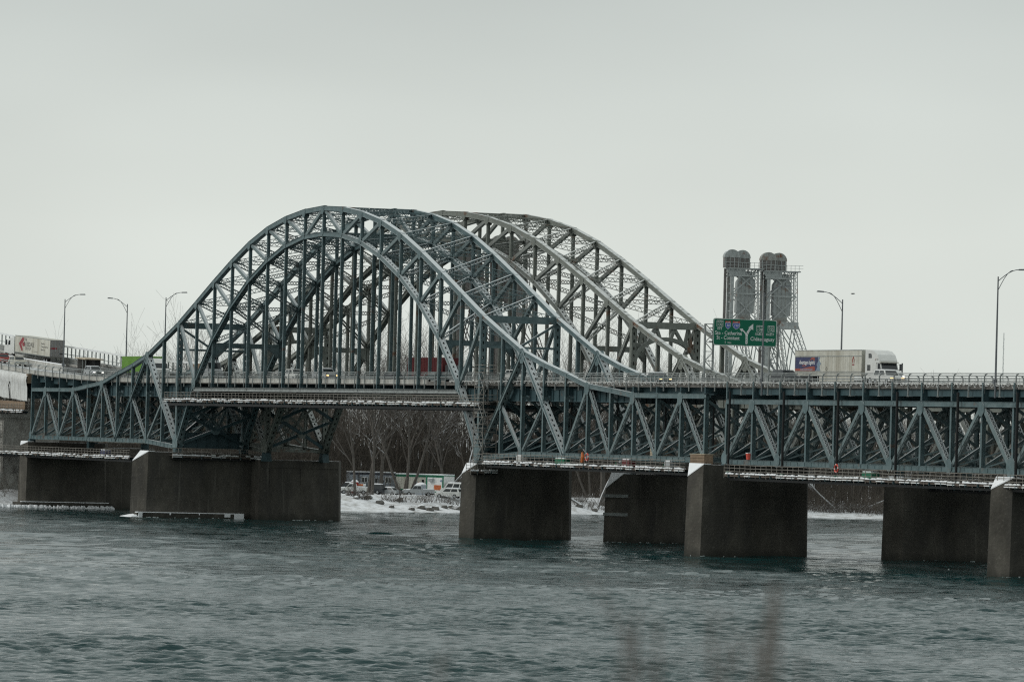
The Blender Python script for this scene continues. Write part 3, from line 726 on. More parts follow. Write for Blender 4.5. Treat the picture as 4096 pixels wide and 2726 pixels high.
# ------------------------------------------------------------------ left approach: sheeted girders on a concrete bent
ap = thing('approach_span', 'approach span at far left with its girders wrapped in white sheeting', 'bridge span', (B1[0], B1[1], 0), -B1[2])
build_deck(ap, B1, True, -290.0, -133.4)
def zr(u): return zdeck(u)
mb = MB(); prof = [(-0.75, -5.0), (-0.78, -4.1), (-0.72, -2.7), (-0.82, -2.3), (-0.95, -1.6), (-0.85, -0.95), (-0.45, -0.62), (0.2, -0.52)]
us = np.linspace(-290, -134.3, 110); nP = len(prof)
for iu, u in enumerate(us):
    for k, (v, dz) in enumerate(prof):
        j = 0.06*math.sin(u*2.1+k)+0.05*math.sin(u*0.7+2*k)
        mb.v.append((u, v+j*0.8, zr(u)+0.15+dz+j*0.4))
for iu in range(len(us)-1):
    for k in range(nP-1): a = iu*nP+k; mb.f.append((a, a+1, a+nP+1, a+nP))
mb.build('sheeting', 'sheet', ap, smooth=True)
mb = MB(); pts = [(-143.2, -0.92, zr(-143)-2.0), (-143.6, -0.98, zr(-143)-2.6), (-143.5, -0.9, zr(-143)-3.6), (-143.0, -0.9, zr(-143)-4.9)]; mb.tube(pts, 0.09); mb.build('hanging_hose', 'black', ap)
mb = MB(); mb.box(-135.0, -134.35, -0.7, 0.4, 20.6, 22.2); mb.build('end_panel', 'ply', ap)
for k in range(14):
    u = -290+k*11.1; mb = MB(); mb.box(u, u+11.0, 0.3, 10.6, zr(u)-4.9, zr(u)-0.6); mb.build('girder_block', 'tealdark', ap)
for k in range(20):
    u1 = -134.5-k*3.0; u0 = u1-2.94
    mb = MB(); mb.box(u0, u1, -1.0, -0.92, 16.25+0.05*k, 17.55+0.05*k); mb.build('ply_panel', 'ply', ap)
bent = thing('concrete_bent', 'pale concrete column bent with scaffold round it at the left edge', 'bridge pier', (B1[0], B1[1], 0), -B1[2])
mb = MB(); mb.box(-153, -150.2, 0.4, 10.4, 5.4, 16.2); mb.build('column_wall', 'concl', bent)
mb = MB(); mb.box(-153.5, -149.6, -0.4, 11.2, 14.8, 16.3); mb.build('cap_beam', 'concl', bent)
mb = MB(); mb.box(-154, -149.2, -0.7, 11.6, 1.0, 5.4); mb.build('footing', 'concl', bent)

# ------------------------------------------------------------------ scaffolding
def platform(P, rz, L, D, label, depth=0.35, rails=3, bay=3.0, under=True, rh=1.15):
    root = thing('scaffold_platform', label, 'scaffolding', P, rz, 'work platforms hung under the bridges')
    n = max(1, int(round(L/bay))); b = L/n; rnd = random.Random(int(L*100+D))
    for i in range(n):
        x0 = i*b; j = rnd.uniform(-0.04, 0.04)
        mb = MB(); mb.box(x0+0.02, x0+b-0.02, 0, D, -0.06+j, j); mb.build('deck_panel', 'board', root)
        mb = MB(); q_ = 5
        for c in range(q_):
            if rnd.random() < .14: continue
            xa, xb_ = x0+.03+(b-.08)*c/q_, x0+.03+(b-.08)*(c+1)/q_; ha, hb_ = rnd.uniform(.06, .24), rnd.uniform(.06, .24); yo = rnd.uniform(-.22, -.12)
            mb.hexa([(xa, yo, .002+j), (xb_, yo, .002+j), (xb_, .12, .002+j), (xa, .12, .002+j), (xa, yo+.04, ha+j), (xb_, yo+.04, hb_+j), (xb_, .1, hb_+j), (xa, .1, ha+j)])
        if mb.v: o = mb.build('edge_snow', 'dirtysnow' if rnd.random() < .45 else 'snow', root); o['kind'] = 'stuff'
        if rnd.random() < .72: mb = MB(); mb.box(x0+0.03, x0+b*rnd.uniform(.5, .98), -0.2, -0.03, -0.26+j, -0.14+j); mb.build('ledger_snow', 'dirtysnow', root)
        mb = MB(); mb.box(x0+0.04, x0+b-0.04, -0.03, 0.0, -0.3+j, 0.0+j); mb.build('edge_board', 'board', root)
        mb = MB(); 
        for yy in (-0.04, D):
            mb = MB()
            for s in (0, 0.5): x = x0+b*s; mb.rod((x, yy, -0.5), (x, yy, rh), 0.06)
            for k in range(rails):
                z = rh*(k+1)/rails-0.04; mb.rod((x0, yy, z+rnd.uniform(-.03, .03)), (x0+b, yy, z+rnd.uniform(-.03, .03)), 0.06)
            mb.build('guard_rail', 'tube', root)
        if under:
            mb = MB(); mb.box(x0+b*0.5-0.06, x0+b*0.5+0.06, -0.22, D+0.2, -0.08-depth, -0.07); mb.build('bearer', 'tealdark', root)
    if under:
        for y in (0.5, D*0.5, D-0.5):
            mb = MB(); mb.box(0.3, L-0.3, y-0.08, y+0.08, -0.08-depth*1.9, -0.08-depth); mb.build('ledger_beam', 'black', root)
    return root
r1 = -B1[2]; r2 = -B2[2]
platform(Wp(B1, -150, -1.5, 9.05), r1, 71, 13.5, 'long snow edged platform below the left cantilever arm')
platform(Wp(B1, -64, -1.2, 18.25), r1, 127.5, 13.2, 'platform slung under the arch deck tie', depth=0.42)
platform(Wp(B1, 66.0, -1.6, 10.5), r1, 65, 14, 'snow edged platform below the right cantilever arm')
platform(Wp(B1, 142.5, -1.6, 10.15), r1, 86, 14, 'platform with a life ring, below the teal truss span at right')
platform(Wp(B2, 70, -1.4, 9.9), r2, 66, 11.5, 'lower platform behind, under the grey arm right of centre')
platform(Wp(B2, 142, -1.4, 9.3), r2, 80, 11.5, 'lower platform behind, under the grey span at right')
platform(Wp(B1, -57.6, -2.0, 9.65), r1+R(90), 16.0, 1.6, 'narrow platform across the face of the long icy pier', depth=0.3)
platform(Wp(B1, 63.6, -2.4, 9.2), r1+R(90), 4.0, 1.5, 'short platform beside the snowy point of the centre pier', depth=0.2, bay=2)
platform(Wp(B1, -134.6, -1.9, 16.1), r1+R(180), 0.1, 0.1, 'x') if False else None
platform(Wp(B1, -196.0, -1.3, 16.05), r1, 61.5, 1.2, 'narrow platform under the white sheeting at far left', depth=0.25)

def stair_tower(P, rz, h, label, wd=2.4, dp=1.5, notice=False):
    root = thing('stair_tower', label, 'scaffolding', P, rz)
    n = int(h/2.0)
    for x in (0, wd):
        for y in (0, dp): mb = MB(); mb.rod((x, y, 0), (x, y, h), 0.07); mb.build('standard', 'tube', root)
    for k in range(n+1):
        z = k*2.0+0.1; mb = MB()
        for y in (0, dp):
            for dz in (0, 0.5, 1.0): mb.rod((0, y, z+dz), (wd, y, z+dz), 0.05)
        for x in (0, wd):
            for dz in (0, 0.5, 1.0): mb.rod((x, 0, z+dz), (x, dp, z+dz), 0.05)
        mb.build('lift_frame', 'tube', root)
        mb = MB(); mb.box(0, 0.7, 0, dp, z-0.06, z); mb.box(wd-0.7, wd, 0, dp, z-0.06, z); mb.build('landing', 'board', root)
        if k < n:
            a, b = ((0.7, z), (wd-0.7, z+2.0)) if k % 2 == 0 else ((wd-0.7, z), (0.7, z+2.0))
            mb = MB()
            for y in (0.15, 0.75): mb.rod((a[0], y, a[1]), (b[0], y, b[1]), 0.07)
            for s in range(8): t = (s+0.5)/8; mb.box(a[0]+(b[0]-a[0])*t-0.1, a[0]+(b[0]-a[0])*t+0.1, 0.15, 0.75, a[1]+2*t-0.02, a[1]+2*t+0.02)
            mb.build('stair_flight', 'galv', root)
            mb = MB(); mb.rod((0, 0, z), (wd, 0, z+2), 0.045); mb.build('brace', 'tube', root)
    if notice: mb = MB(); mb.box(0.2, 1.5, -0.1, -0.06, h-2.2, h-1.2); mb.build('notice_board', 'yellow', root)
    return root
stair_tower(Wp(B1, 62.2, -1.5, 10.4), r1, 12.5, 'scaffold stair tower at the right foot of the near arch', 3.2, 2.0)
stair_tower(Wp(B1, -152.8, -1.6, 5.4), r1, 9.5, 'scaffold tower with a yellow notice at the left edge', 3.4, 1.6, True)
stair_tower(Wp(B2, 64.0, 5.5, 9.4), r2, 14.0, 'scaffold tower standing inside the grey bridge arm', 3.0, 2.0)

# temporary black pipes in front of the truss
for k, (u, za, zb_, v, d) in enumerate(((141.7, 10.5, 20.2, -0.75, 0.30), (156.9, 10.4, 20.2, -0.75, 0.32), (171.6, 10.4, 20.3, -0.75, 0.32), (186.9, 10.3, 20.3, -0.75, 0.32), (202.0, 10.3, 20.3, -0.75, 0.32), (216.2, 10.3, 20.3, -0.75, 0.34),
                                        (82, 11, 19, 4.2, 0.25), (97.0, 11, 19, 4.2, 0.25), (112.0, 11, 19, 4.2, 0.25), (126.5, 11, 19, 4.2, 0.25))):
    p = thing('drain_pipe', ['black pipe standing first from the left in front of the right span', 'black pipe standing second in front of the right span', 'black pipe standing third in front of the right span', 'black pipe fourth in front of the right span', 'black pipe fifth in front of the right span, by the pier end', 'black pipe nearest the right picture edge',
        'thin black pipe inside the arm, next to the stair tower', 'thin black pipe inside the arm above the life ring', 'thin black pipe inside the arm behind the timber stack', 'thin black pipe inside the arm beside the right end post'][k], 'pipe', Wp(B1, u, v, 0), r1, 'black temporary pipes')
    mb = MB(); mb.tube([(0, 0, za), (0.02, 0, zb_)], d/2, 8); mb.build('pipe_run', 'black', p)
    mb = MB(); mb.tube([(0, 0, za-0.5), (0, 0, za)], d*0.7, 8); mb.build('pipe_foot', 'sitegreen', p)

# loose gear on the platforms
def ring(P, label):
    o = thing('life_ring', label, 'life ring', P, r1, 'red life rings'); n = 20; mb = MB(); w2 = MB()
    for k in range(n):
        a0, a1 = 2*math.pi*k/n, 2*math.pi*(k+1)/n
        (w2 if k % 5 == 0 else mb).tube([(0.45*math.cos(a0), 0, 0.45*math.sin(a0)), (0.45*math.cos(a1), 0, 0.45*math.sin(a1))], 0.09, 6)
    mb.build('ring_body', 'lifering', o); w2.build('reflective_band', 'whiteprint', o)
ring(Wp(B1, 101.0, -1.75, 11.6), 'red life ring hung on the platform rail left of the timber stack')
ring(Wp(B1, 173.6, -1.75, 11.3), 'red life ring on the platform rail under the right span')
o = thing('tarpaulin', 'orange tarpaulin bundle hanging beside the life ring', 'tarpaulin', Wp(B1, 99.6, -1.8, 10.7), r1)
mb = MB(); mb.tube([(0, 0, 1.5), (0.1, 0.05, 0.9), (-0.05, 0, 0.2)], [0.12, 0.28, 0.2], 7); mb.build('folded_cloth', 'orange', o)
o = thing('timber_stack', 'pale timber stack on the bottom chord beside the end post', 'timber stack', Wp(B1, 115.0, 0.8, 12.05), r1)
for k in range(6):
    mb = MB(); mb.box(0.05*(k % 2), 3.0, 0, 1.1, k*0.19, k*0.19+0.15); mb.build('plank_layer', 'plank', o)
o = thing('bucket', 'red bucket standing on the right truss bottom chord', 'bucket', Wp(B1, 146.6, -0.3, 11.95), r1)
mb = MB(); mb.tube([(0, 0, 0), (0, 0, 0.75)], [0.3, 0.4], 12); mb.build('body', 'lifering', o); mb = MB(); mb.box(-0.3, 0.3, -0.3, 0.3, 0.76, 0.84); mb.build('snow_lid', 'snow', o)
o = thing('timber_hut', 'brown plywood crate on the platform at the expansion joint', 'crate', Wp(B1, 131.3, -1.1, 10.7), r1)
for k in range(4): mb = MB(); mb.box(0, 4.2, 0, 0.06, k*0.42, k*0.42+0.38); mb.build('side_board', 'ply', o)
mb = MB(); mb.box(-0.1, 4.3, -0.05, 1.3, 1.7, 1.78); mb.build('lid', 'plank', o)
mb = MB(); mb.box(0, 4.2, 0.08, 1.2, 0, 1.68); mb.build('body', 'ply', o)
for k, (u, z, w_, h_, m_, nm) in enumerate(((88.0, 10.55, 3.0, 0.75, 'sitegreen', 'dark green skip on the platform left of the life ring'), (109.5, 10.55, 2.2, 0.9, 'maroon', 'rust red tool box on the platform below the timber stack'),
                                            (178.0, 10.2, 2.6, 0.8, 'sitegreen', 'green tool box near the right life ring'), (122.5, 10.55, 1.8, 0.9, 'silver', 'grey drum crate on the platform near the end post'),
                                            (75.0, 10.6, 1.6, 0.9, 'sheet', 'white wrapped pallet near the arch foot'), (-96.0, 9.15, 2.2, 0.9, 'blue', 'blue tool box on the left platform'))):
    o = thing('tool_box', nm, 'tool box', Wp(B1, u, -0.6, z), r1)
    mb = MB(); mb.prism([(0, 0), (w_, 0), (w_, h_*0.8), (w_-0.15, h_*0.95), (0.15, h_*0.95), (0, h_*0.8)], 1, 0, 1.0); mb.build('body', m_, o)
    mb = MB(); mb.box(0.1, w_-0.1, 0.05, 0.95, h_*0.955, h_+0.08); mb.build('snow_top', 'snow', o)

# ------------------------------------------------------------------ water
def wave(x, y):
    rs = np.random.RandomState(3); z = np.zeros_like(x)
    fade = 1.1
    ny = np.clip((680-y)/220.0, 0.05, 1.0); fy = np.clip((y-330)/330.0, 0.3, 0.85)*np.clip((1000-y)/250.0, 0.3, 1.0)
    for lam, amp, num in ((10, 0.075, 9), (5.5, 0.070, 14), (2.9, 0.058, 18), (1.8, 0.044, 18), (1.15, 0.022, 16)):
        for k in range(num):
            th = rs.normal(R(86), R(22 if lam > 3 else 30)); l = lam*rs.uniform(0.7, 1.35); ph = rs.uniform(0, 6.28)
            a = amp*rs.uniform(0.5, 1.2)/math.sqrt(num)*1.5
            p = (x*math.cos(th)+y*math.sin(th))*2*math.pi/l+ph+0.8*np.sin(x*0.021+ph)+0.6*np.sin(y*0.017+2*ph)
            z += a*(np.sin(p)+0.25*np.sin(2*p+0.6))*(ny if lam < 4 else fy)
    patch = 0.85+0.3*np.sin(x*0.045+y*0.012+1)*np.sin(y*0.031-x*0.01)+0.3*np.sin(y*0.071+x*0.02+2)
    return z*fade*np.clip(patch, 0.5, 1.3)
ys = [60.0]
while ys[-1] < 300: ys.append(ys[-1]*1.03)
while ys[-1] < 520: ys.append(ys[-1]*1.0006)
while ys[-1] < 1130: ys.append(ys[-1]*1.0014)
ys = np.array(ys)
xs = np.concatenate([np.array([-3, -1.5, -.8, -.4, -.2]), np.linspace(-0.12, 0.12, 370), np.array([.2, .4, .8, 1.5, 3])])
X, Y = np.meshgrid(xs, ys); X = X*Y
Z = wave(X, Y); Z[:, :5] *= 0; Z[:, -5:] *= 0
V = np.stack([X, Y, Z], -1).reshape(-1, 3)
nr, nc = X.shape
idx = np.arange(nr*nc).reshape(nr, nc)
Q = np.stack([idx[:-1, :-1], idx[:-1, 1:], idx[1:, 1:], idx[1:, :-1]], -1).reshape(-1, 4)
def np_mesh(name, V, Q, m, smooth=True):
    me = bpy.data.meshes.new(name); k = Q.shape[1]
    me.vertices.add(len(V)); me.vertices.foreach_set('co', V.astype(np.float32).ravel())
    me.loops.add(Q.size); me.loops.foreach_set('vertex_index', Q.astype(np.int32).ravel())
    me.polygons.add(len(Q)); me.polygons.foreach_set('loop_start', np.arange(0, Q.size, k, dtype=np.int32))
    me.polygons.foreach_set('use_smooth', np.full(len(Q), smooth))
    me.update(calc_edges=True); me.materials.append(m)
    o = bpy.data.objects.new(name, me); COL.objects.link(o); return o
wm = bpy.data.materials.new('river_water'); wm.use_nodes = True; t = wm.node_tree; b = t.nodes['Principled BSDF']
b.inputs['Base Color'].default_value = (0.006, 0.034, 0.035, 1); b.inputs['Roughness'].default_value = 0.05; b.inputs['IOR'].default_value = 1.33
b.inputs['Specular IOR Level'].default_value = 0.5
g = t.nodes.new('ShaderNodeNewGeometry'); mpn = t.nodes.new('ShaderNodeMapping'); mpn.inputs['Scale'].default_value = (0.75, 1.0, 1.0)
t.links.new(g.outputs['Position'], mpn.inputs[0])
n1 = t.nodes.new('ShaderNodeTexNoise'); n1.inputs['Scale'].default_value = 2.6; n1.inputs['Detail'].default_value = 6; n1.inputs['Roughness'].default_value = 0.68
t.links.new(mpn.outputs[0], n1.inputs['Vector'])
bp = t.nodes.new('ShaderNodeBump'); bp.inputs['Strength'].default_value = 1.0; bp.inputs['Distance'].default_value = 0.10
def wnoise(sx_, sy_, det, lo, hi, a, c):                                    # wind and current patches on the river
    k = t.nodes.new('ShaderNodeMapping'); k.inputs['Scale'].default_value = (sx_, sy_, 1); t.links.new(g.outputs['Position'], k.inputs[0])
    n = t.nodes.new('ShaderNodeTexNoise'); n.inputs['Scale'].default_value = 1.0; n.inputs['Detail'].default_value = det; t.links.new(k.outputs[0], n.inputs['Vector'])
    r = t.nodes.new('ShaderNodeMapRange'); r.inputs['From Min'].default_value = lo; r.inputs['From Max'].default_value = hi; r.inputs['To Min'].default_value = a; r.inputs['To Max'].default_value = c
    t.links.new(n.outputs['Fac'], r.inputs['Value']); return r.outputs[0]
def wmath(op, a, c):
    x = t.nodes.new('ShaderNodeMath'); x.operation = op
    for i, v in enumerate((a, c)):
        if hasattr(v, 'is_output'): t.links.new(v, x.inputs[i])
        else: x.inputs[i].default_value = v
    return x.outputs[0]
str_ = wmath('MULTIPLY', wnoise(0.05, 0.022, 4, 0.35, 0.65, 0.45, 1.25), wnoise(0.32, 0.075, 5, 0.36, 0.64, 0.25, 1.7))
hgt = wmath('ADD', n1.outputs['Fac'], wmath('MULTIPLY', wnoise(0.5, 0.8, 5, 0.0, 1.0, 0.0, 1.0), 1.3))
t.links.new(wmath('MULTIPLY', hgt, str_), bp.inputs['Height']); t.links.new(bp.outputs[0], b.inputs['Normal'])
wat = np_mesh('river_water', V, Q, wm); wat['kind'] = 'structure'

# ------------------------------------------------------------------ far shore ground
S0 = Vector((-9, 1021, 0)); SD = Vector((0.748, 0.664, 0)); SN = Vector((-0.664, 0.748, 0))
def shore_t0(s): return -4.3-max(0, s-80)*0.45+0.8*math.sin(s*0.13)+0.5*math.sin(s*0.41+1)
def hsn(x, y): return math.sin(x*0.9+y*0.37)*0.5+math.sin(x*0.31-y*0.77+2)*0.35+math.sin(x*1.9+y*1.3+4)*0.2
def ground_z(s, tau):
    if tau <= 0: z = 0.12+tau*0.4
    elif tau < 2.5: z = 0.12+0.18*tau
    elif tau < 11: z = 0.57+(tau-2.5)*0.245
    else: z = 2.65
    k = max(0, min(1, tau/3.0))*(1.0 if tau < 14 else max(0.25, 1-(tau-14)/20))
    z += 0.22*hsn(s, tau)*k
    z *= 1.0-0.5*max(0.0, min(1.0, (s-62)/15.0))
    if tau > 45: z += min(6, (tau-45)*0.02)
    return z
def shore(s, tau, dz=0.0):
    p = S0+SD*s+SN*(shore_t0(s)+tau); p.z = ground_z(s, tau)+dz; return p
ss = np.concatenate([np.array([-4000, -1500, -600, -300]), np.arange(-190, 231, 0.9), np.array([340, 650, 1500, 4000])])
tt = np.concatenate([np.array([-6, -2]), np.arange(-0.6, 16, 0.45), np.array([17, 19, 22, 26, 32, 40, 50, 70, 110, 200, 500, 1500, 6000, 12000])])
GV = []
for s in ss:
    for tau in tt:
        p = shore(float(max(-250, min(300, s))), float(tau)); d = S0+SD*float(s)+SN*(shore_t0(float(max(-250, min(300, s))))+float(tau)); GV.append((d.x, d.y, p.z))
idx = np.arange(len(ss)*len(tt)).reshape(len(ss), len(tt))
GQ = np.stack([idx[:-1, :-1], idx[1:, :-1], idx[1:, 1:], idx[:-1, 1:]], -1).reshape(-1, 4)
gm = mat('snowy_bank', (0.72, 0.74, 0.76), 0.95, var=0.12, bump=0.6, bscale=1.2, streak=(0.7, (1, 1, 1), (0.36, 0.35, 0.33)))
gr = np_mesh('snowy_ground', np.array(GV), GQ, gm); gr['kind'] = 'structure'

# bank under the camera, below the frame
mb = MB(); nb = 24
for i in range(nb+1):
    x = -150+300*i/nb
    for y, z in ((-200, 11.2), (-20, 11.2), (6, 11.0), (18, 9.6), (45, 4.0), (70, -1.5)): mb.v.append((x, y, z+0.25*math.sin(x*0.7+y)))
for i in range(nb):
    for k in range(5): a = i*6+k; mb.f.append((a, a+6, a+7, a+1))
mb.build('near_bank', gm, kind='structure')

# ------------------------------------------------------------------ trees
def branch(mbs, p, d, L, r, lev, rnd, maxlev, sides, up=0.18):
    n = 4 if lev == 0 else (3 if lev < 3 else 2)
    pts = [p]; rad = [r]
    for k in range(n):
        d = (d+Vector((rnd.uniform(-1, 1), rnd.uniform(-1, 1), rnd.uniform(-.5, .8)*0.6))*(0.10+0.07*lev)+Vector((0, 0, up*0.25*(lev > 0)))).normalized()
        pts.append(pts[-1]+d*(L/n)); rad.append(max(r*(1-0.62*(k+1)/n), 0.012))
    mbs[0 if lev < 1 else 1].tube(pts, rad, sides[min(lev, len(sides)-1)], cap=False)
    if lev >= maxlev: return
    nchild = [7, 5, 5, 4][min(lev, 3)]
    for c in range(nchild):
        t = rnd.uniform(0.35 if lev == 0 else 0.2, 1.0); k = min(int(t*n), n-1); f = t*n-k
        q = pts[k].lerp(pts[k+1], f); ax = (pts[k+1]-pts[k]).normalized()
        o = ax.orthogonal().normalized(); o = Matrix.Rotation(rnd.uniform(0, 6.283), 3, ax) @ o
        ang = rnd.uniform(0.35, 0.85) if lev == 0 else rnd.uniform(0.4, 1.0)
        dd = (ax*math.cos(ang)+o*math.sin(ang)).normalized(); dd = (dd+Vector((0, 0, up))).normalized()
        branch(mbs, q, dd, L*rnd.uniform(0.45, 0.75)*(1 if lev else 0.9), rad[k]*rnd.uniform(0.45, 0.7), lev+1, rnd, maxlev, sides, up)
def make_tree(name, label, P, h, r, seed, lean=(0, 0), maxlev=3, m=('bark', 'twig'), group='bare trees on the far bank', forks=1):
    rnd = random.Random(seed); root = thing(name, label, 'tree', P, rnd.uniform(0, 6.28) if lean == (0, 0) else 0, group); mbs = (MB(), MB())
    for k in range(forks):
        d = Vector((lean[0]+(rnd.uniform(-.35, .35) if forks > 1 else 0), lean[1]+(rnd.uniform(-.3, .3) if forks > 1 else 0), 1)).normalized()
        branch(mbs, Vector((rnd.uniform(-.3, .3)*(forks > 1), 0, -0.6)), d, h*rnd.uniform(0.8, 1)*0.72, r*(1 if forks == 1 else 0.7), 0, rnd, maxlev, (7, 5, 4, 3))
    mbs[0].build('trunk', m[0], root); mbs[1].build('crown', m[1], root); return root
def onbank(x, Yd, dz=0):
    "bank point under photo column x at depth Yd"
    p = pix(x, 1960, Yd); rel = p-S0; s = rel.x*SD.x+rel.y*SD.y; t = rel.x*SN.x+rel.y*SN.y
    p.z = ground_z(s, t-shore_t0(s))+dz; return p
TREES = [ # x, Y, height, radius, lean, forks, label
 (1412, 1018, 25, 0.34, (-0.12, 0), 1, 'slim tree standing by the right end of the long pier'),
 (1461, 1021, 27, 0.36, (0.02, 0), 1, 'left tree of the pair in front of the grey site cabin'),
 (1478, 1021, 28, 0.42, (0.10, 0), 1, 'right tree of the pair in front of the grey site cabin'),
 (1512, 1052, 25, 0.5, (0.0, 0), 1, 'thick trunk right behind the grey cabin windows'),
 (1600, 1033, 27, 0.5, (-0.12, 0), 2, 'big forked tree between the grey and green cabins'),
 (1622, 1033, 28, 0.52, (0.12, 0), 2, 'stout tree with snowy limbs left of the green cabin'),
 (1588, 1014, 6, 0.14, (0, 0), 1, 'short thin stem on the bank below the forked tree'),
 (1782, 1053, 22, 0.45, (-0.16, 0), 2, 'spreading tree behind the white van'),
 (1800, 1056, 20, 0.4, (0.38, 0), 1, 'tree leaning right above the white van'),
 (1690, 1066, 26, 0.5, (0.22, 0), 2, 'tall tree behind the green cabin with snow on its limbs'),
 (2400, 1046, 22, 0.75, (-0.05, 0), 1, 'thick dark trunk beside the strapped pier'),
 (2345, 1062, 20, 0.4, (-0.25, 0), 2, 'tree seen in the gap between the two middle piers'),
 (3290, 1098, 20, 0.42, (-0.2, 0), 2, 'leaning tree in the gap left of the wide dark pier'),
 (3400, 1102, 22, 0.4, (0.25, 0), 2, 'branching tree in the middle of the right gap'),
 (3490, 1104, 21, 0.4, (0.15, 0), 2, 'tree against the wide dark pier in the right gap')]
for k, (x, Yd, h, r, ln, fk, lab) in enumerate(TREES): make_tree('bare_tree', lab, onbank(x, Yd), h, r*0.8, 100+k, ln, 1 if h < 8 else 3, forks=fk)
make_tree('bare_tree', 'bushy bare tree showing above the road rail at left', onbank(335, 1042), 23, 0.32, 71, (0.05, 0), 3, forks=2)
make_tree('bare_tree', 'narrow bare tree above the road behind the left truck', onbank(195, 1046), 23, 0.3, 72, (0.0, 0), 3, forks=2)
make_tree('bare_tree', 'bare tree top behind the left truck, near the picture edge', onbank(15, 1046), 22, 0.3, 73, (-0.05, 0), 3, forks=2)
# fallen snow covered trunks on the shore
for k, (x, Yd, L, dx, dz, lab) in enumerate(((2325, 1040, 8, -0.8, 0.45, 'snowy fallen limb on the shore in the middle gap'), (2385, 1043, 9, 0.35, 0.9, 'bent pale snag rising beside the strapped pier'),
                                             (3330, 1088, 8, -0.75, 0.55, 'snowy leaning limb at left of the right gap'), (3450, 1090, 9, 0.85, 0.4, 'fallen snowy trunk lying on the bank in the right gap'),
                                             (1770, 1050, 9, 0.62, 0.8, 'pale snowy limb slanting up right of the green cabin'))):
    o = thing('fallen_trunk', lab, 'fallen tree', onbank(x, Yd, 0.3), 0); rnd = random.Random(k+50); a, b2 = MB(), MB()
    branch((a, b2), Vector((0, 0, 0)), Vector((dx, 0, dz)).normalized(), L, 0.28, 0, rnd, 2, (7, 5, 4)); a.build('trunk', 'palebark', o); b2.build('crown', 'palebark', o)
# the wood behind reads as one mass
variants = []
for k in range(7):
    rnd = random.Random(300+k); a = MB()
    branch((a, a), Vector((0, 0, -0.5)), Vector((rnd.uniform(-.08, .08), rnd.uniform(-.08, .08), 1)).normalized(), 15.5, 0.17, 0, rnd, 3, (5, 4, 3, 3), 0.35)
    variants.append((np.array(a.v), a.f))
WV, WQ, base = [], [], 0
rs = np.random.RandomState(11)
def put(k, p, sc, rot):
    global base
    v, f = variants[k]; c, s = math.cos(rot), math.sin(rot)
    vv = np.stack([(v[:, 0]*c-v[:, 1]*s)*sc*1.05, (v[:, 0]*s+v[:, 1]*c)*sc*1.05, v[:, 2]*sc], 1)+np.array(p)
    WV.append(vv); WQ.append(np.array(f)+base); base += len(vv)
def wood_h(s): return float(np.interp(s, (-60, -5, 12, 74, 92, 220), (0.68, 0.74, 1.0, 0.98, 0.74, 0.72)))
for i in range(420):
    s = rs.uniform(-120, 200); tau = rs.uniform(40, 100) if (-75 < s < 45) else rs.uniform(11, 80)
    p = shore(s, tau)
    put(i % 7, tuple(p), rs.uniform(0.9, 1.25)*wood_h(s), rs.uniform(0, 6.28))
sv, sq = [], []
for i in range(5500):                                                   # saplings fill the wood
    s = rs.uniform(-120, 200); tau = rs.uniform(42, 110) if (-75 < s < 45) else rs.uniform(18, 95)
    p = shore(s, tau); h_ = rs.uniform(5, 17)*wood_h(s); lx, ly = rs.normal(0, .09, 2)*h_
    st_ = [((p.x, p.y, p.z-.3), (p.x+lx*.4, p.y+ly*.4, p.z+h_*.55), rs.uniform(.05, .1), .05), ((p.x+lx*.4, p.y+ly*.4, p.z+h_*.55), (p.x+lx, p.y+ly, p.z+h_), .05, .015)]
    for k in range(5):
        t_ = rs.uniform(.25, .95); q0 = (p.x+lx*t_*.8, p.y+ly*t_*.8, p.z+h_*t_); L_t = rs.uniform(1.0, 3.0); a_ = rs.uniform(0, 6.28)
        st_.append((q0, (q0[0]+math.cos(a_)*L_t*.6, q0[1]+math.sin(a_)*L_t*.6, q0[2]+L_t*.7), .035, .015))
    for A, Bq, ra, rb in st_:
        o_ = len(sv)
        for P_, r_ in ((A, ra), (Bq, rb)):
            for j in range(3): sv.append((P_[0]+r_*math.cos(2.094*j), P_[1]+r_*math.sin(2.094*j), P_[2]))
        sq += [(o_, o_+1, o_+4, o_+3), (o_+1, o_+2, o_+5, o_+4), (o_+2, o_, o_+3, o_+5)]
for i in range(8000):                                                   # deeper rows
    s = rs.uniform(-130, 210); p = shore(s, rs.uniform(95, 230)); h_ = rs.uniform(12, 20)*wood_h(s); lx, ly = rs.normal(0, .06, 2)*h_; ra = rs.uniform(.1, .22); o_ = len(sv)
    for P_, r_ in (((p.x, p.y, p.z-.4), ra), ((p.x+lx, p.y+ly, p.z+h_), .04)):
        for j in range(3): sv.append((P_[0]+r_*math.cos(2.094*j), P_[1]+r_*math.sin(2.094*j), P_[2]))
    sq += [(o_, o_+1, o_+4, o_+3), (o_+1, o_+2, o_+5, o_+4), (o_+2, o_, o_+3, o_+5)]
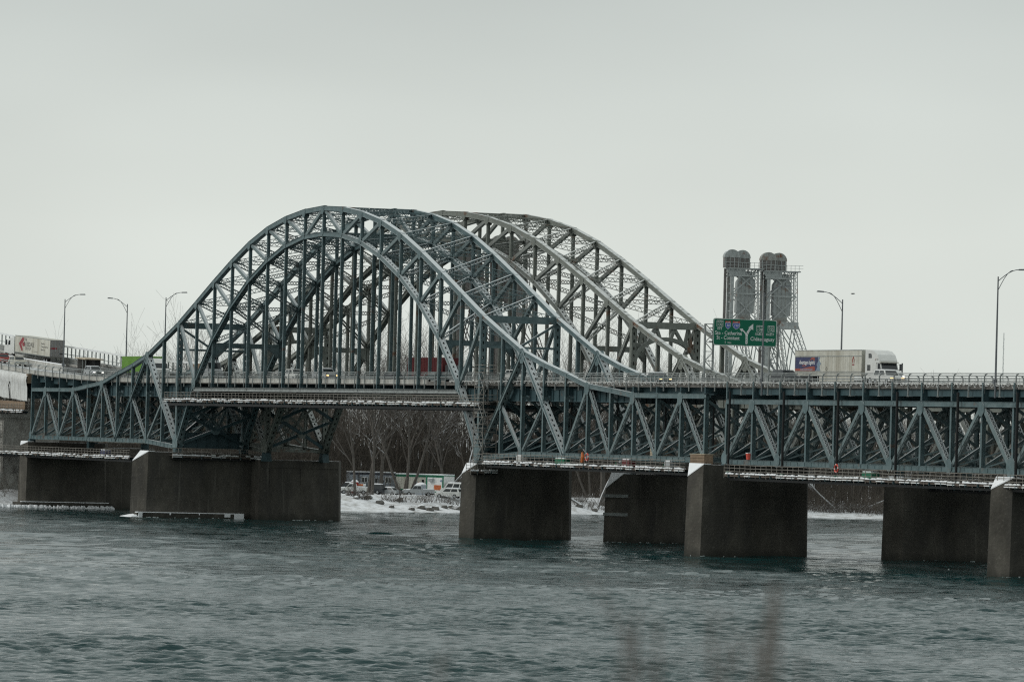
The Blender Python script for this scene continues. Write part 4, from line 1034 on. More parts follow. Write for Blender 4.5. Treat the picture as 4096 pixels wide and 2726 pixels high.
for i in range(80000):                                                  # twig haze of the crowns
    s = rs.uniform(-115, 190); tau = rs.uniform(40, 100) if (-75 < s < 45) else rs.uniform(14, 85)
    p = shore(s, tau); zz = p.z+rs.uniform(1.0, 21)*wood_h(s)*rs.uniform(.6, 1); a_ = rs.uniform(0, 6.28); L_t = rs.uniform(.8, 2.6); ph_ = rs.uniform(-.2, 1.2); r_ = rs.uniform(.015, .035)
    A = (p.x, p.y, zz); Bq = (p.x+math.cos(a_)*math.cos(ph_)*L_t, p.y+math.sin(a_)*math.cos(ph_)*L_t, zz+math.sin(ph_)*L_t); o_ = len(sv)
    for P_, rr in ((A, r_), (Bq, r_*.5)):
        for j in range(3): sv.append((P_[0]+rr*math.cos(2.094*j), P_[1], P_[2]+rr*math.sin(2.094*j)))
    sq += [(o_, o_+1, o_+4, o_+3), (o_+1, o_+2, o_+5, o_+4), (o_+2, o_, o_+3, o_+5)]
np_mesh('saplings', np.array(sv), np.array(sq), M['woodmass'], False)['kind'] = 'stuff'
np_mesh('bare_wood', np.concatenate(WV), np.concatenate(WQ), M['woodmass'], False)['kind'] = 'stuff'
# underbrush and shoreline scrub
def scrub(name, spots, n, h, m, seed):
    rnd = random.Random(seed); mb = MB()
    for p, rad in spots:
        for k in range(n):
            q = p+Vector((rnd.uniform(-rad, rad), rnd.uniform(-rad, rad)*0.6, -0.1)); d = Vector((rnd.uniform(-.7, .7), rnd.uniform(-.4, .4), 1)).normalized(); L = h*rnd.uniform(0.4, 1.0)
            m1 = q+d*L*0.5; e1 = q+(d+Vector((rnd.uniform(-.4, .4), 0, rnd.uniform(-.3, .1)))).normalized()*L
            mb.tube([q, m1, e1], [0.035, 0.025, 0.012], 3, False)
    o = mb.build(name, m); o['kind'] = 'stuff'; return o
spots = [(shore(float(s), float(rs.uniform(38, 60) if -75 < s < 45 else rs.uniform(4, 40))), 4.0) for s in rs.uniform(-110, 190, 280)]
scrub('underbrush', spots, 40, 5.5, 'woodmass', 5)
bank = [(onbank(x, Yd), rd) for x, Yd, rd in ((1660, 1016, 2.6), (1730, 1020, 3.0), (1800, 1022, 2.4), (1445, 1010, 1.0), (1560, 1014, 2.0), (2330, 1044, 3.0), (2380, 1042, 2.5), (2300, 1046, 2.0), (3250, 1079, 3), (3290, 1081, 3), (3330, 1082, 3), (3370, 1082, 3), (3410, 1083, 3), (3450, 1083, 3), (3490, 1084, 3), (3530, 1084, 3), (3270, 1087, 4), (3350, 1088, 4), (3430, 1090, 4), (3510, 1091, 4), (1400, 1012, 1.0))]
scrub('bank_scrub', bank, 75, 2.3, 'twig', 6)
# boulders on the bank
rk = 0
BL = ['big snow capped boulder below the left end of the scrub', 'low boulder right of the big snow capped one', 'boulder at the foot of the scrub, mid bank', 'large boulder closest to the centre pier', 'boulder just left of the one by the centre pier', 'small boulder by the slim tree at the long pier', 'boulder right of the pair of trees', 'small flat stone near the short thin stem', 'stone left of the big snow capped boulder', 'boulder in the gap between the middle piers, at left', 'boulder by the thick dark trunk', 'boulder high on the bank under the forked tree', 'boulder under the white car nearest the pier', 'boulder between the pair of trees and the water']
for (x, Yd, sz) in ((1678, 1012, 1.0), (1712, 1011, 0.8), (1735, 1013, 0.9), (1822, 1018, 1.1), (1800, 1018, 0.9), (1415, 1009, 0.6), (1510, 1010, 0.9), (1560, 1008, 0.6), (1640, 1009, 0.7), (2310, 1040, 0.8), (2370, 1040, 0.7), (1590, 1016, 0.9), (1770, 1016, 0.7), (1464, 1012, 0.8)):
    rnd = random.Random(rk); mb = MB(); n = 7; ring_ = []
    for j in range(5):
        ph = math.pi*(j/4.0-0.5)
        for i in range(n):
            a = 2*math.pi*i/n; rr = sz*math.cos(ph)*rnd.uniform(0.75, 1.15) if 0 < j < 4 else 0.05
            mb.v.append((rr*math.cos(a), rr*math.sin(a)*0.8, sz*0.7*math.sin(ph)*rnd.uniform(0.8, 1.1)))
    for j in range(4):
        for i in range(n): mb.f.append((j*n+i, j*n+(i+1) % n, (j+1)*n+(i+1) % n, (j+1)*n+i))
    o = mb.build('boulder', 'rock'); o.location = onbank(x, Yd, 0.15); tag(o, BL[rk], 'boulder', 'boulders on the snowy bank'); rk += 1
mb = MB(); rnd = random.Random(8)
for k in range(520):
    p = Wp(B1, -131.3+rnd.uniform(-1.3, 1.3), rnd.uniform(-18, 14), rnd.uniform(-0.1, 0.3)); r_ = rnd.uniform(0.12, 0.42); a = rnd.uniform(0, 3)
    pts = [(p.x+r_*math.cos(a+i*1.257)*rnd.uniform(.7, 1.2), p.y+r_*math.sin(a+i*1.257), p.z-0.3) for i in range(5)]; tp = [(x*.5+p.x*.5, y*.5+p.y*.5, p.z+r_*0.6) for x, y, z in pts]
    mb.add(pts+tp, [(0, 1, 6, 5), (1, 2, 7, 6), (2, 3, 8, 7), (3, 4, 9, 8), (4, 0, 5, 9), (5, 6, 7, 8, 9)])
mb.build('ice_rubble', 'snow', kind='stuff')

# ------------------------------------------------------------------ lettering
def text(s, size, m, parent, name, o, xd, yd, align='LEFT', sx=1.0, shear=0.0, depth=0.004, fit=None):
    cu = bpy.data.curves.new(name, 'FONT'); cu.body = s; cu.size = size; cu.align_x = align; cu.shear = shear; cu.resolution_u = 2; cu.offset = size*0.008
    t = bpy.data.objects.new(name, cu); COL.objects.link(t)
    bpy.context.view_layer.update()
    me = bpy.data.meshes.new_from_object(t.evaluated_get(bpy.context.evaluated_depsgraph_get()))
    COL.objects.unlink(t); bpy.data.objects.remove(t)
    o, xd, yd = Vector(o), Vector(xd), Vector(yd); n = xd.cross(yd).normalized()
    if fit: xs_ = [v.co.x for v in me.vertices]; sx = fit/(max(xs_)-min(xs_))
    for v in me.vertices: v.co = o+xd*(v.co.x*sx)+yd*v.co.y+n*depth
    me.materials.clear(); me.materials.append(M[m]); me.name = name
    ob = bpy.data.objects.new(name, me); COL.objects.link(ob); ob.parent = parent; return ob
def plate(poly, m, parent, name, o, xd, yd, off):
    "flat polygon given in local xy, lifted by off along the normal"
    o, xd, yd = Vector(o), Vector(xd), Vector(yd); n = xd.cross(yd).normalized(); mb = MB()
    k = len(poly)
    mb.add([o+xd*x+yd*y+n*off for x, y in poly]+[o+xd*x+yd*y+n*(off-0.003) for x, y in poly],
           [tuple(range(k))]+[(i, i+k, (i+1) % k+k, (i+1) % k) for i in range(k)])
    return mb.build(name, m, parent)
def rrect(x0, x1, y0, y1, r, n=4):
    p = []
    for cx, cy, a0 in ((x1-r, y0+r, -90), (x1-r, y1-r, 0), (x0+r, y1-r, 90), (x0+r, y0+r, 180)):
        for k in range(n+1): a = R(a0+90*k/n); p.append((cx+r*math.cos(a), cy+r*math.sin(a)))
    return p

# ------------------------------------------------------------------ street lamps
def lamp(P, rz, h, side, label, reach=2.6):
    root = thing('street_lamp', label, 'street lamp', P, rz, 'street lamps along the bridge road')
    mb = MB(); mb.tube([(0, 0, 0), (0, 0, h*0.5), (0, 0, h)], [0.13, 0.11, 0.075], 8); mb.build('pole', 'pole', root)
    arm = [(0, side*reach*t, h-0.5+1.35*math.sin(t*math.pi/2)) for t in (0, 0.15, 0.3, 0.5, 0.7, 0.88, 1.0)]
    mb = MB(); mb.tube(arm, 0.045, 6); mb.build('arm', 'pole', root)
    low = [(0, side*reach*t, h-1.55+2.3*math.sin(t/0.72*math.pi/2)) for t in (0, 0.15, 0.3, 0.45, 0.6, 0.7)]
    mb = MB(); mb.tube(low, 0.04, 6); mb.tube([arm[3], low[3]], 0.035, 5); mb.build('brace_arm', 'pole', root)
    e = arm[-1]; y = e[1]
    mb = MB(); mb.hexa([(-0.14, y, e[2]-0.08), (0.14, y, e[2]-0.08), (0.2, y+side*0.85, e[2]-0.06), (-0.2, y+side*0.85, e[2]-0.06),
                        (-0.1, y, e[2]+0.08), (0.1, y, e[2]+0.08), (0.12, y+side*0.8, e[2]+0.12), (-0.12, y+side*0.8, e[2]+0.12)]); mb.build('lamp_head', 'pole', root)
    mb = MB(); mb.box(-0.3, 0.0, -0.2, 0.2, 1.5, 2.05); mb.build('junction_box', 'pole', root)
W1, W2_ = B1[3], B2[3]
lamp(Wp(B1, -118.8, 0.35, zdeck(-118.8)), r1, 34.5-zdeck(-118.8), 1, 'street lamp in front of the left truck, arm reaching right')
lamp(Wp(B1, -116.6, W1-0.5, zdeck(-116.6, W1)), r1, 34.0-zdeck(-116.6, W1), -1, 'street lamp behind the green container, arm reaching left')
lamp(Wp(B1, -69.0, 0.35, zdeck(-69)), r1, 34.2-zdeck(-69), 1, 'street lamp rising by the foot of the near arch, at left')
lamp(Wp(B1, 149.4, W1-0.5, zdeck(149)), r1, 31.7-zdeck(149), -1, 'street lamp above the white lorry, arm reaching left')
lamp(Wp(B1, 149.1, 0.0, zdeck(149)-1.4), r1, 32.2-zdeck(149)+1.4, 1, 'street lamp crossing in front of the green road sign')
lamp(Wp(B1, 209.5, 0.0, zdeck(209)-1.4), r1, 33.2-zdeck(209)+1.4, 1, 'street lamp at far right, arm reaching out of the picture')
lamp(Wp(B1, -4.0, W1-0.2, zdeck(0)), r1, 10.5, -1, 'street lamp inside the near arch behind the hangers')
lamp(Wp(B2, 38.0, W2_-0.2, zdeck(38)), r2, 11.0, -1, 'street lamp inside the grey arch, right of the portal')

# ------------------------------------------------------------------ road sign on its gantry
sg = thing('road_sign', 'big green direction sign on lattice posts over the grey bridge', 'road sign', Wp(B2, 84.2, -0.33, 0), r2)
for v0, v1 in ((-0.9, 0.35), (8.85, 10.1)):
    mb = MB(); n = 7; z0, z1 = 21.0, 29.5
    for v in (v0, v1): mb.rod((-0.35, v, z0), (-0.35, v, z1), 0.17); mb.rod((0.35-0.9, v, z0), (0.35-0.9, v, z1), 0.14)
    for k in range(n):
        za, zb = z0+(z1-z0)*k/n, z0+(z1-z0)*(k+1)/n
        mb.rod((-0.35, v0, zb), (-0.35, v1, zb), 0.09); mb.rod((-0.35, v0 if k % 2 else v1, za), (-0.35, v1 if k % 2 else v0, zb), 0.09)
    mb.build('lattice_post', 'galv', sg)
mb = MB()
for z in (27.2, 29.0): mb.rod((-0.3, -0.3, z), (-0.3, 9.3, z), 0.14)
for k in range(9): mb.rod((-0.3, k*1.05, 27.2), (-0.3, k*1.05+1.05, 29.0) if k % 2 else (-0.3, k*1.05+1.05, 27.2), 0.07)
mb.build('cross_truss', 'galv', sg)
mb = MB(); mb.prism([(y, z) for y, z in rrect(0.1, 9.66, 26.72, 30.3, 0.3)], 0, -0.1, 0.0); mb.build('sign_panel', 'signgreen', sg)
SX, SY_ = Vector((0, 1, 0)), Vector((0, 0, 1)); SO = Vector((0, 0.1, 26.72))     # sign plane, 9.56 x 3.58
def S(x, y): return SO+SX*x+SY_*y
bo, bi = rrect(0.02, 9.54, 0.02, 3.56, 0.29), rrect(0.09, 9.47, 0.09, 3.49, 0.25)
mb = MB(); k = len(bo); mb.add([S(x, y)+VX*0.006 for x, y in bo]+[S(x, y)+VX*0.006 for x, y in bi], [(i, (i+1) % k, (i+1) % k+k, i+k) for i in range(k)]); mb.build('border_line', 'whiteprint', sg)
def T(s, x, y, size, fit=None): return text(s, size, 'whiteprint', sg, 'lettering', S(x, y), SX, SY_, 'CENTER', depth=0.008, fit=fit)
T('Ste - Catherine', 2.28, 1.42, 0.72, 4.0); T('St - Constant', 2.22, 0.80, 0.72, 3.45); T('1', 1.82, 0.26, 0.5); T('km', 2.45, 0.28, 0.38, 0.5)
T('EST', 0.95, 2.06, 0.42, 0.68); T('OUEST', 6.88, 1.5, 0.44, 1.2); T('OUEST', 8.55, 1.5, 0.44, 1.2); T('Châteauguay', 7.4, 0.76, 0.72, 3.65)
for x, y, s in ((0.96, 2.5, '132'), (6.98, 2.0, '138'), (8.68, 2.0, '132')):
    o_ = [(-.5, 0), (-.35, -.06), (-.1, -.1), (0, -.2), (.1, -.1), (.35, -.06), (.5, 0), (.5, .8), (-.5, .8)]
    i_ = [(a*0.92, b*0.9+0.03) for a, b in o_]; mb = MB(); k = len(o_)
    mb.add([S(x+a, y+b)+VX*0.008 for a, b in o_]+[S(x+a, y+b)+VX*0.008 for a, b in i_], [(j, (j+1) % k, (j+1) % k+k, j+k) for j in range(k)])
    for a0 in (-0.28, 0, 0.28):
        for dx, dy in ((0.06, 0.03), (0.03, 0.08)): mb.add([S(x+a0-dx, y+.67-dy)+VX*.009, S(x+a0+dx, y+.67-dy)+VX*.009, S(x+a0+dx, y+.67+dy)+VX*.009, S(x+a0-dx, y+.67+dy)+VX*.009], [(0, 1, 2, 3)])
    mb.add([S(x-.48, y+.54)+VX*.008, S(x+.48, y+.54)+VX*.008, S(x+.48, y+.57)+VX*.008, S(x-.48, y+.57)+VX*.008], [(0, 1, 2, 3)])
    mb.build('route_shield', 'whiteprint', sg); T(s, x, y+0.08, 0.5, 0.72)
for x, y, s, hw in ((2.18, 2.45, '30', .42), (3.42, 2.45, '730', .55)):
    shp = [(-hw, .55), (-hw, .2), (-hw*.75, -.05), (-hw*.3, -.2), (0, -.3), (hw*.3, -.2), (hw*.75, -.05), (hw, .2), (hw, .55)]
    plate(shp, 'whiteprint', sg, 'route_shield', S(x, y), SX, SY_, 0.008); plate([(a*.9, b*.9+.02) for a, b in shp], 'signblue', sg, 'route_shield', S(x, y), SX, SY_, 0.012)
    plate([(-hw, .57), (hw, .57), (hw*.95, .84), (0, .76), (-hw*.95, .84)], 'signred', sg, 'route_shield', S(x, y), SX, SY_, 0.012)
    for a0 in (-.2, 0, .2): plate([(a0-.07, .62), (a0+.07, .62), (a0, .72)], 'whiteprint', sg, 'route_shield', S(x, y), SX, SY_, 0.016)
    text(s, 0.46, 'whiteprint', sg, 'lettering', S(x, y+.06), SX, SY_, 'CENTER', depth=0.018)
    plate([(-.04, -.14), (.04, -.14), (0, -.02)], 'whiteprint', sg, 'route_shield', S(x, y-.02), SX, SY_, 0.018)
def thick(pts, wd):
    l, r = [], []
    for i, p in enumerate(pts):
        a = Vector(pts[max(0, i-1)]); b2 = Vector(pts[min(len(pts)-1, i+1)]); d = (b2-a).normalized(); n = Vector((-d.y, d.x)); w_ = wd[i] if hasattr(wd, '__len__') else wd
        l.append((p[0]+n.x*w_/2, p[1]+n.y*w_/2)); r.append((p[0]-n.x*w_/2, p[1]-n.y*w_/2))
    return l+r[::-1]
pth = [(5.02, 0.3), (5.02, 0.8), (5.02, 1.25), (5.08, 1.6), (5.22, 1.9), (5.42, 2.18), (5.68, 2.44)]; p2 = [(5.0, 1.0), (4.98, 1.3), (4.88, 1.6), (4.72, 1.84), (4.5, 2.02), (4.28, 2.1)]
plate(thick(pth, .31)[::-1], 'whiteprint', sg, 'fork_arrow', S(0, 0), SX, SY_, 0.008); plate(thick(p2, .17)[::-1], 'whiteprint', sg, 'fork_arrow', S(0, 0), SX, SY_, 0.010)
plate([(5.25, 2.45), (5.98, 2.18), (5.98, 3.0)], 'whiteprint', sg, 'fork_arrow', S(0, 0), SX, SY_, 0.012); plate([(3.92, 2.28), (4.28, 1.86), (4.46, 2.3)], 'whiteprint', sg, 'fork_arrow', S(0, 0), SX, SY_, 0.012)
for a, b2 in (((5.02, .45), (5.02, .62)), ((5.02, .8), (5.02, .97)), ((5.03, 1.15), (5.04, 1.32)), ((5.12, 1.6), (5.2, 1.76)), ((5.32, 1.98), (5.42, 2.12)), ((5.55, 2.28), (5.66, 2.42))):
    plate(thick([a, b2], .06)[::-1], 'signgreen', sg, 'lane_dash', S(0, 0), SX, SY_, 0.016)

# ------------------------------------------------------------------ vehicles
def wheel(root, x, y, r, wd=0.24, s=1):
    mb = MB(); mb.tube([(x, y, r), (x, y+s*wd, r)], r, 14); t = mb.build('wheel', 'tyre', root)
    mb = MB(); mb.tube([(x, y-s*0.01, r), (x, y+s*0.04, r)], r*0.58, 10); mb.build('rim', 'silver', t)
SPEC = { # L, W, lower profile, cabin (xa,xb bottom; xc,xd top; z0,z1)
 'sedan': (4.7, 1.8, [(-2.35, .35), (2.3, .3), (2.35, .62), (2.2, .78), (1.1, .92), (-1.5, .98), (-2.3, .92)], (-1.75, 1.15, -1.1, .35, .93, 1.45)),
 'suv': (4.8, 1.92, [(-2.4, .4), (2.3, .38), (2.4, .75), (2.3, .98), (1.15, 1.08), (-2.35, 1.1)], (-2.3, 1.2, -2.0, .45, 1.08, 1.78)),
 'pickup': (5.8, 2.0, [(-2.9, .55), (2.8, .5), (2.9, .85), (2.8, 1.08), (1.4, 1.15), (1.35, 1.2), (-2.85, 1.22)], (-0.6, 1.45, -0.45, .75, 1.18, 1.9)),
 'van': (5.4, 2.0, [(-2.7, .4), (2.6, .4), (2.7, .8), (2.55, 1.1), (1.9, 1.2), (-2.65, 1.25)], (-2.65, 2.0, -2.55, 1.3, 1.22, 2.25))}
def car(kind, paint, label, P, rz, lights=None, snow=False, cat='car', group=None):
    root = thing('parked_car' if snow else 'passing_car', label, cat, P, rz, group); L, Wd, prof, cb = SPEC[kind]; hw = Wd/2
    mb = MB(); mb.prism(prof, 1, -hw, hw); mb.build('body', paint, root)
    xa, xb, xc, xd, z0, z1 = cb; w1 = hw*0.96; w2 = hw*0.78
    cbm = [(xa, -w1, z0), (xb, -w1, z0), (xb, w1, z0), (xa, w1, z0), (xc, -w2, z1), (xd, -w2, z1), (xd, w2, z1), (xc, w2, z1)]
    mb = MB(); mb.hexa(cbm); mb.build('cabin', paint, root)
    def pane(a, b2, c, d, nm, s0=.1, s1=.9, t0=.14, t1=.86):
        a, b2, c, d = map(Vector, (a, b2, c, d)); n = (b2-a).cross(d-a).normalized()
        f = lambda s, t: a.lerp(b2, s).lerp(d.lerp(c, s), t)+n*0.012
        mb = MB(); q = [f(s0, t0), f(s1, t0), f(s1, t1), f(s0, t1)]; mb.add(q+[x-n*0.008 for x in q], [(0, 1, 2, 3), (0, 4, 5, 1), (1, 5, 6, 2), (2, 6, 7, 3), (3, 7, 4, 0)]); mb.build(nm, 'glass', root)
    c = cbm
    pane(c[1], c[2], c[6], c[5], 'windscreen', .06, .94); pane(c[3], c[0], c[4], c[7], 'rear_window')
    for s0, s1 in (((.08, .47), (.52, .92)) if kind != 'van' else ((.06, .33), (.37, .63), (.68, .94))):
        pane(c[0], c[1], c[5], c[4], 'side_window', s0, s1); pane(c[2], c[3], c[7], c[6], 'side_window', 1-s1, 1-s0)
    r = 0.33 if kind == 'sedan' else 0.38
    for x in (-L*0.3, L*0.31):
        wheel(root, x, -hw-0.01, r, .22, 1); wheel(root, x, hw+0.01, r, .22, -1)
    zl = prof[2][1]
    for y in (-hw*0.75, hw*0.75):
        mb = MB(); xf = L/2; mb.box(xf-0.16, xf+0.02, y-0.17, y+0.17, zl-0.06, zl+0.1); mb.build('headlight', {'w': 'lampw', 'y': 'lampy'}.get(lights, 'silver'), root)
    mb = MB(); mb.box(L/2-0.1, L/2+0.015, -hw*.45, hw*.45, zl-0.16, zl+0.04); mb.build('grille', 'cardark', root)
    if snow or lights:
        th = 0.16 if snow else 0.05
        mb = MB(); mb.hexa([(xc+.05, -w2*.95, z1+.003), (xd-.05, -w2*.95, z1+.003), (xd-.05, w2*.95, z1+.003), (xc+.05, w2*.95, z1+.003), (xc+.2, -w2*.8, z1+th), (xd-.2, -w2*.8, z1+th), (xd-.2, w2*.8, z1+th), (xc+.2, w2*.8, z1+th)])
        mb.build('roof_snow', 'snow', root)
        if snow:
            mb = MB(); hz = prof[3][1]; mb.hexa([(xb+.1, -hw*.9, hz+.06), (L/2-.15, -hw*.9, hz-.05), (L/2-.15, hw*.9, hz-.05), (xb+.1, hw*.9, hz+.06), (xb+.15, -hw*.8, hz+.2), (L/2-.3, -hw*.8, hz+.1), (L/2-.3, hw*.8, hz+.1), (xb+.15, hw*.8, hz+.2)]); mb.build('bonnet_snow', 'snow', root)
            if kind == 'pickup': mb = MB(); mb.box(-2.8, -.7, -hw*.95, hw*.95, 1.222, 1.34); mb.build('bed_snow', 'snow', root)
    return root
def on1(u, v): return Wp(B1, u, v, zdeck(u, v)+0.01)
def on2(u, v): return Wp(B2, u, v, zdeck(u, v)+0.01-0.23)
g_ = 'cars and vans crossing the bridges'
car('suv', 'silver', 'grey car with bright white headlights on the left ramp', on1(-111.0, 3.0), r1, 'w', group=g_)
car('suv', 'dirtywhite', 'white car beside the concrete barrier at far left', on1(-150.0, 2.6), r1, None, group=g_)
car('suv', 'carred', 'red car at the far left edge ahead of the white one', on1(-158.5, 2.6), r1, None, group=g_)
car('suv', 'white', 'white car with snow on its roof in the left part of the arch', on1(-17.5, 2.8), r1, None, group=g_)
car('pickup', 'silver', 'pale pickup with amber lamps lit behind the arch hangers', on1(-5.2, 2.8), r1, 'y', group=g_, cat='pickup truck')
car('sedan', 'cardark', 'dark car left of the maroon container', on1(22.0, 2.8), r1, None, group=g_)
car('sedan', 'cargreen', 'dark car right of the maroon container', on1(38.5, 2.8), r1, None, group=g_)
car('suv', 'white', 'pale car half hidden at the right foot of the arch', on1(66.5, 2.8), r1, None, group=g_)
car('sedan', 'cargreen', 'dark sedan with two yellow headlights right of the arch', on1(112.5, 2.8), r1, 'y', group=g_)
car('suv', 'cardark', 'dark car in front of the tail of the white lorry', on1(149.5, 3.0), r1, None, group=g_)
car('suv', 'white', 'white car with lit lamps in front of the white tractor unit', on1(177.0, 3.0), r1, 'y', group=g_)

def container(root, x0, x1, hw, z0, z1, m, ribs=True, door=None):
    mb = MB(); mb.box(x0, x1, -hw, hw, z0, z1); body = mb.build('container', m, root)
    if ribs:
        n = int((x1-x0)/0.55)
        for k in range(n):
            x = x0+(k+0.5)*(x1-x0)/n
            mb = MB()
            for s in (-1, 1): mb.box(x-0.13, x+0.13, s*hw-0.03, s*hw+0.03, z0+0.12, z1-0.12)
            mb.build('rib', m, body)
    for s in (-1, 1):
        for z in (z0, z1-0.12): mb = MB(); mb.box(x0-.01, x1+.01, s*hw-0.045, s*hw+0.045, z, z+0.12); mb.build('rail', m, body)
    return body
# --- white lorry at right
tr = thing('articulated_lorry', 'white articulated lorry with a blue advert, crossing at right', 'lorry', on1(161.9, 8.3), r1)
HWt = 1.3; zt0, zt1 = 1.15, 4.28; Lt = 18.3
mb = MB(); mb.box(-Lt, 0, -HWt, HWt, zt0, zt1); body = mb.build('trailer', 'dirtywhite', tr)
for z, h_ in ((zt1-0.06, 0.08), (zt1-0.78, 0.09), (zt0+0.5, 0.09), (zt0, 0.12)): mb = MB(); mb.box(-Lt-.02, .02, -HWt-.03, -HWt+.01, z, z+h_); mb.build('trim_rail', 'galv', body)
for k in range(30): x = -Lt+0.3+k*0.59; mb = MB(); mb.box(x, x+0.045, -HWt-0.012, -HWt, zt0+0.6, zt1-0.8); mb.build('rivet_strip', 'dirtywhite', body)
mb = MB(); mb.box(-Lt+.1, -.1, -HWt+.1, HWt-.1, zt1, zt1+.04); mb.build('roof_snow', 'dirtysnow', body)
TX, TZ = Vector((1, 0, 0)), Vector((0, 0, 1)); TO = Vector((-Lt, -HWt-0.014, zt0+0.62))
ph = 1.68
plate([(.15, 0), (7.2, 0), (6.9, .5), (7.3, .9), (6.75, 1.3), (7.1, ph), (.15, ph)], 'lightblue', body, 'advert_edge', TO, TX, TZ, 0.004)
plate([(.15, 0), (5.9, 0), (6.3, .45), (6.1, .8), (6.6, 1.2), (6.45, ph), (.15, ph)], 'blue', body, 'advert_panel', TO, TX, TZ, 0.008)
plate([(.15, 0), (5.6, 0), (5.75, .3), (5.5, .58), (4.2, .5), (2.2, .3), (.15, .28)], 'redprint', body, 'advert_wave', TO, TX, TZ, 0.012)
plate([(4.2, 1.25), (4.5, 1.5), (4.9, 1.66), (5.5, 1.62), (5.65, 1.4), (5.4, 1.15), (5.1, 1.4), (4.7, 1.38)], 'redprint', body, 'advert_flame', TO, TX, TZ, 0.012)
plate([(2.1, .55), (3.3, .62), (3.2, .74), (2.2, .68)], 'redprint', body, 'advert_wave', TO, TX, TZ, 0.012)
text('Avantage logistic', 0.72, 'whiteprint', body, 'lettering', TO+Vector((1.25, 0, .82)), TX, TZ, shear=.3, depth=0.018, fit=4.5)
for k in range(2): plate([(1.6, .06+k*.13), (5.0, .06+k*.13), (5.0, .12+k*.13), (1.6, .12+k*.13)], 'lightblue', body, 'small_print', TO, TX, TZ, 0.016)
plate([(2.2, -.38), (6.1, -.38), (6.1, -.32), (2.2, -.32)], 'greyprint', body, 'small_print', TO, TX, TZ, 0.004)
for pp in ([(-.25, 0), (-.12, 0), (-.1, .35), (.02, .62), (-.05, .8), (-.3, .4)], [(.12, 0), (.25, 0), (.3, .4), (.05, .85), (.0, .7), (.14, .35)]):
    plate([(a+16.1, b2+.95) for a, b2 in pp], 'redprint', body, 'emblem', TO, TX, TZ, 0.006)
plate([(15.8, .68), (16.4, .68), (16.4, .82), (15.8, .82)], 'darkredprint', body, 'emblem', TO, TX, TZ, 0.006)
dia = [(8.85, .0), (9.1, .25), (8.85, .5), (8.6, .25)]; mb = MB(); inn = [(8.85, .07), (9.04, .25), (8.85, .43), (8.66, .25)]
mb.add([TO+TX*x+TZ*z+Vector((0, -.006, 0)) for x, z in dia]+[TO+TX*x+TZ*z+Vector((0, -.006, 0)) for x, z in inn], [(i, (i+1) % 4, (i+1) % 4+4, i+4) for i in range(4)]); mb.build('placard', 'greyprint', body)
for x in (-16.2, -14.9): wheel(tr, x, -HWt, .5, .5, 1)
mb = MB(); mb.box(-17.5, -13.8, -HWt+.3, HWt-.3, .55, 1.14); mb.build('bogie', 'cardark', tr)
mb = MB(); mb.box(-11.5, -2, -HWt+.02, -HWt+.06, .5, 1.14); mb.build('side_skirt', 'dirtywhite', tr)
# tractor: sleeper, fairing, cab, bonnet
mb = MB(); mb.prism([(.75, .9), (3.6, .9), (3.6, 2.75), (4.55, 2.75), (4.5, 3.05), (3.95, 3.72), (3.1, 4.12), (1.9, 4.28), (.75, 4.3)], 1, -1.18, 1.18); cab = mb.build('sleeper_cab', 'white', tr)
mb = MB(); mb.prism([(3.6, .9), (5.0, .9), (5.0, 1.95), (4.55, 2.76), (3.6, 2.76)], 1, -1.12, 1.12); mb.build('cab_front', 'white', cab)
mb = MB(); mb.hexa([(5.0, -1.0, .75), (7.2, -.85, .75), (7.2, .85, .75), (5.0, 1.0, .75), (5.0, -1.0, 1.98), (7.1, -.7, 1.55), (7.1, .7, 1.55), (5.0, 1.0, 1.98)]); hood = mb.build('bonnet', 'white', cab)
mb = MB(); mb.hexa([(7.2, -.5, .85), (7.24, -.5, .85), (7.24, .5, .85), (7.2, .5, .85), (7.11, -.5, 1.5), (7.15, -.5, 1.5), (7.15, .5, 1.5), (7.11, .5, 1.5)]); mb.build('radiator_grille', 'silver', hood)
for y in (-.72, .72): mb = MB(); mb.box(7.08, 7.2, y-.14, y+.14, 1.0, 1.2); mb.build('headlight', 'lampw', hood)
mb = MB(); mb.box(7.15, 7.4, -1.15, 1.15, .45, .8); mb.build('bumper', 'silver', hood)
n_ = Vector((.88, 0, .49)); a0 = Vector((4.97, 0, 2.0)); a1 = Vector((4.60, 0, 2.68)); mb = MB()
q = [a0+VY*-1.03, a0+VY*1.03, a1+VY*.98, a1+VY*-.98]; q = [x+n_*.015 for x in q]; mb.add(q+[x-n_*.012 for x in q], [(0, 1, 2, 3), (0, 4, 5, 1), (1, 5, 6, 2), (2, 6, 7, 3), (3, 7, 4, 0)]); mb.build('windscreen', 'glass', cab)
for nm, pp in (('side_window', [(4.0, 1.95), (4.8, 1.95), (4.5, 2.6), (4.0, 2.6)]), ('sleeper_window', [(1.6, 3.3), (2.5, 3.3), (2.45, 3.65), (2.25, 3.85), (1.6, 3.85)]), ('sleeper_window', [(1.3, 1.8), (2.15, 1.8), (2.15, 2.5), (1.3, 2.5)])):
    plate(pp, 'glass', cab, nm, (0, -1.185 if nm != 'side_window' else -1.125, 0), TX, TZ, 0.006)
mb = MB(); mb.box(4.3, 4.95, -1.16, 1.16, 2.76, 2.86); mb.build('sun_visor', 'dirtywhite', cab)
for y in (-.8, -.3, 0, .3, .8): mb = MB(); mb.box(4.35, 4.47, y-.07, y+.07, 2.87, 2.95); mb.build('marker_lamp', 'redprint', cab)
for s in (-1, 1):
    mb = MB(); mb.box(4.8, 4.92, s*1.45-.12, s*1.45+.12, 1.85, 2.65); mb.rod((4.7, s*1.15, 2.6), (4.85, s*1.45, 2.6), .05); mb.rod((4.7, s*1.15, 1.95), (4.85, s*1.45, 1.95), .05); mb.build('mirror', 'cardark', cab)
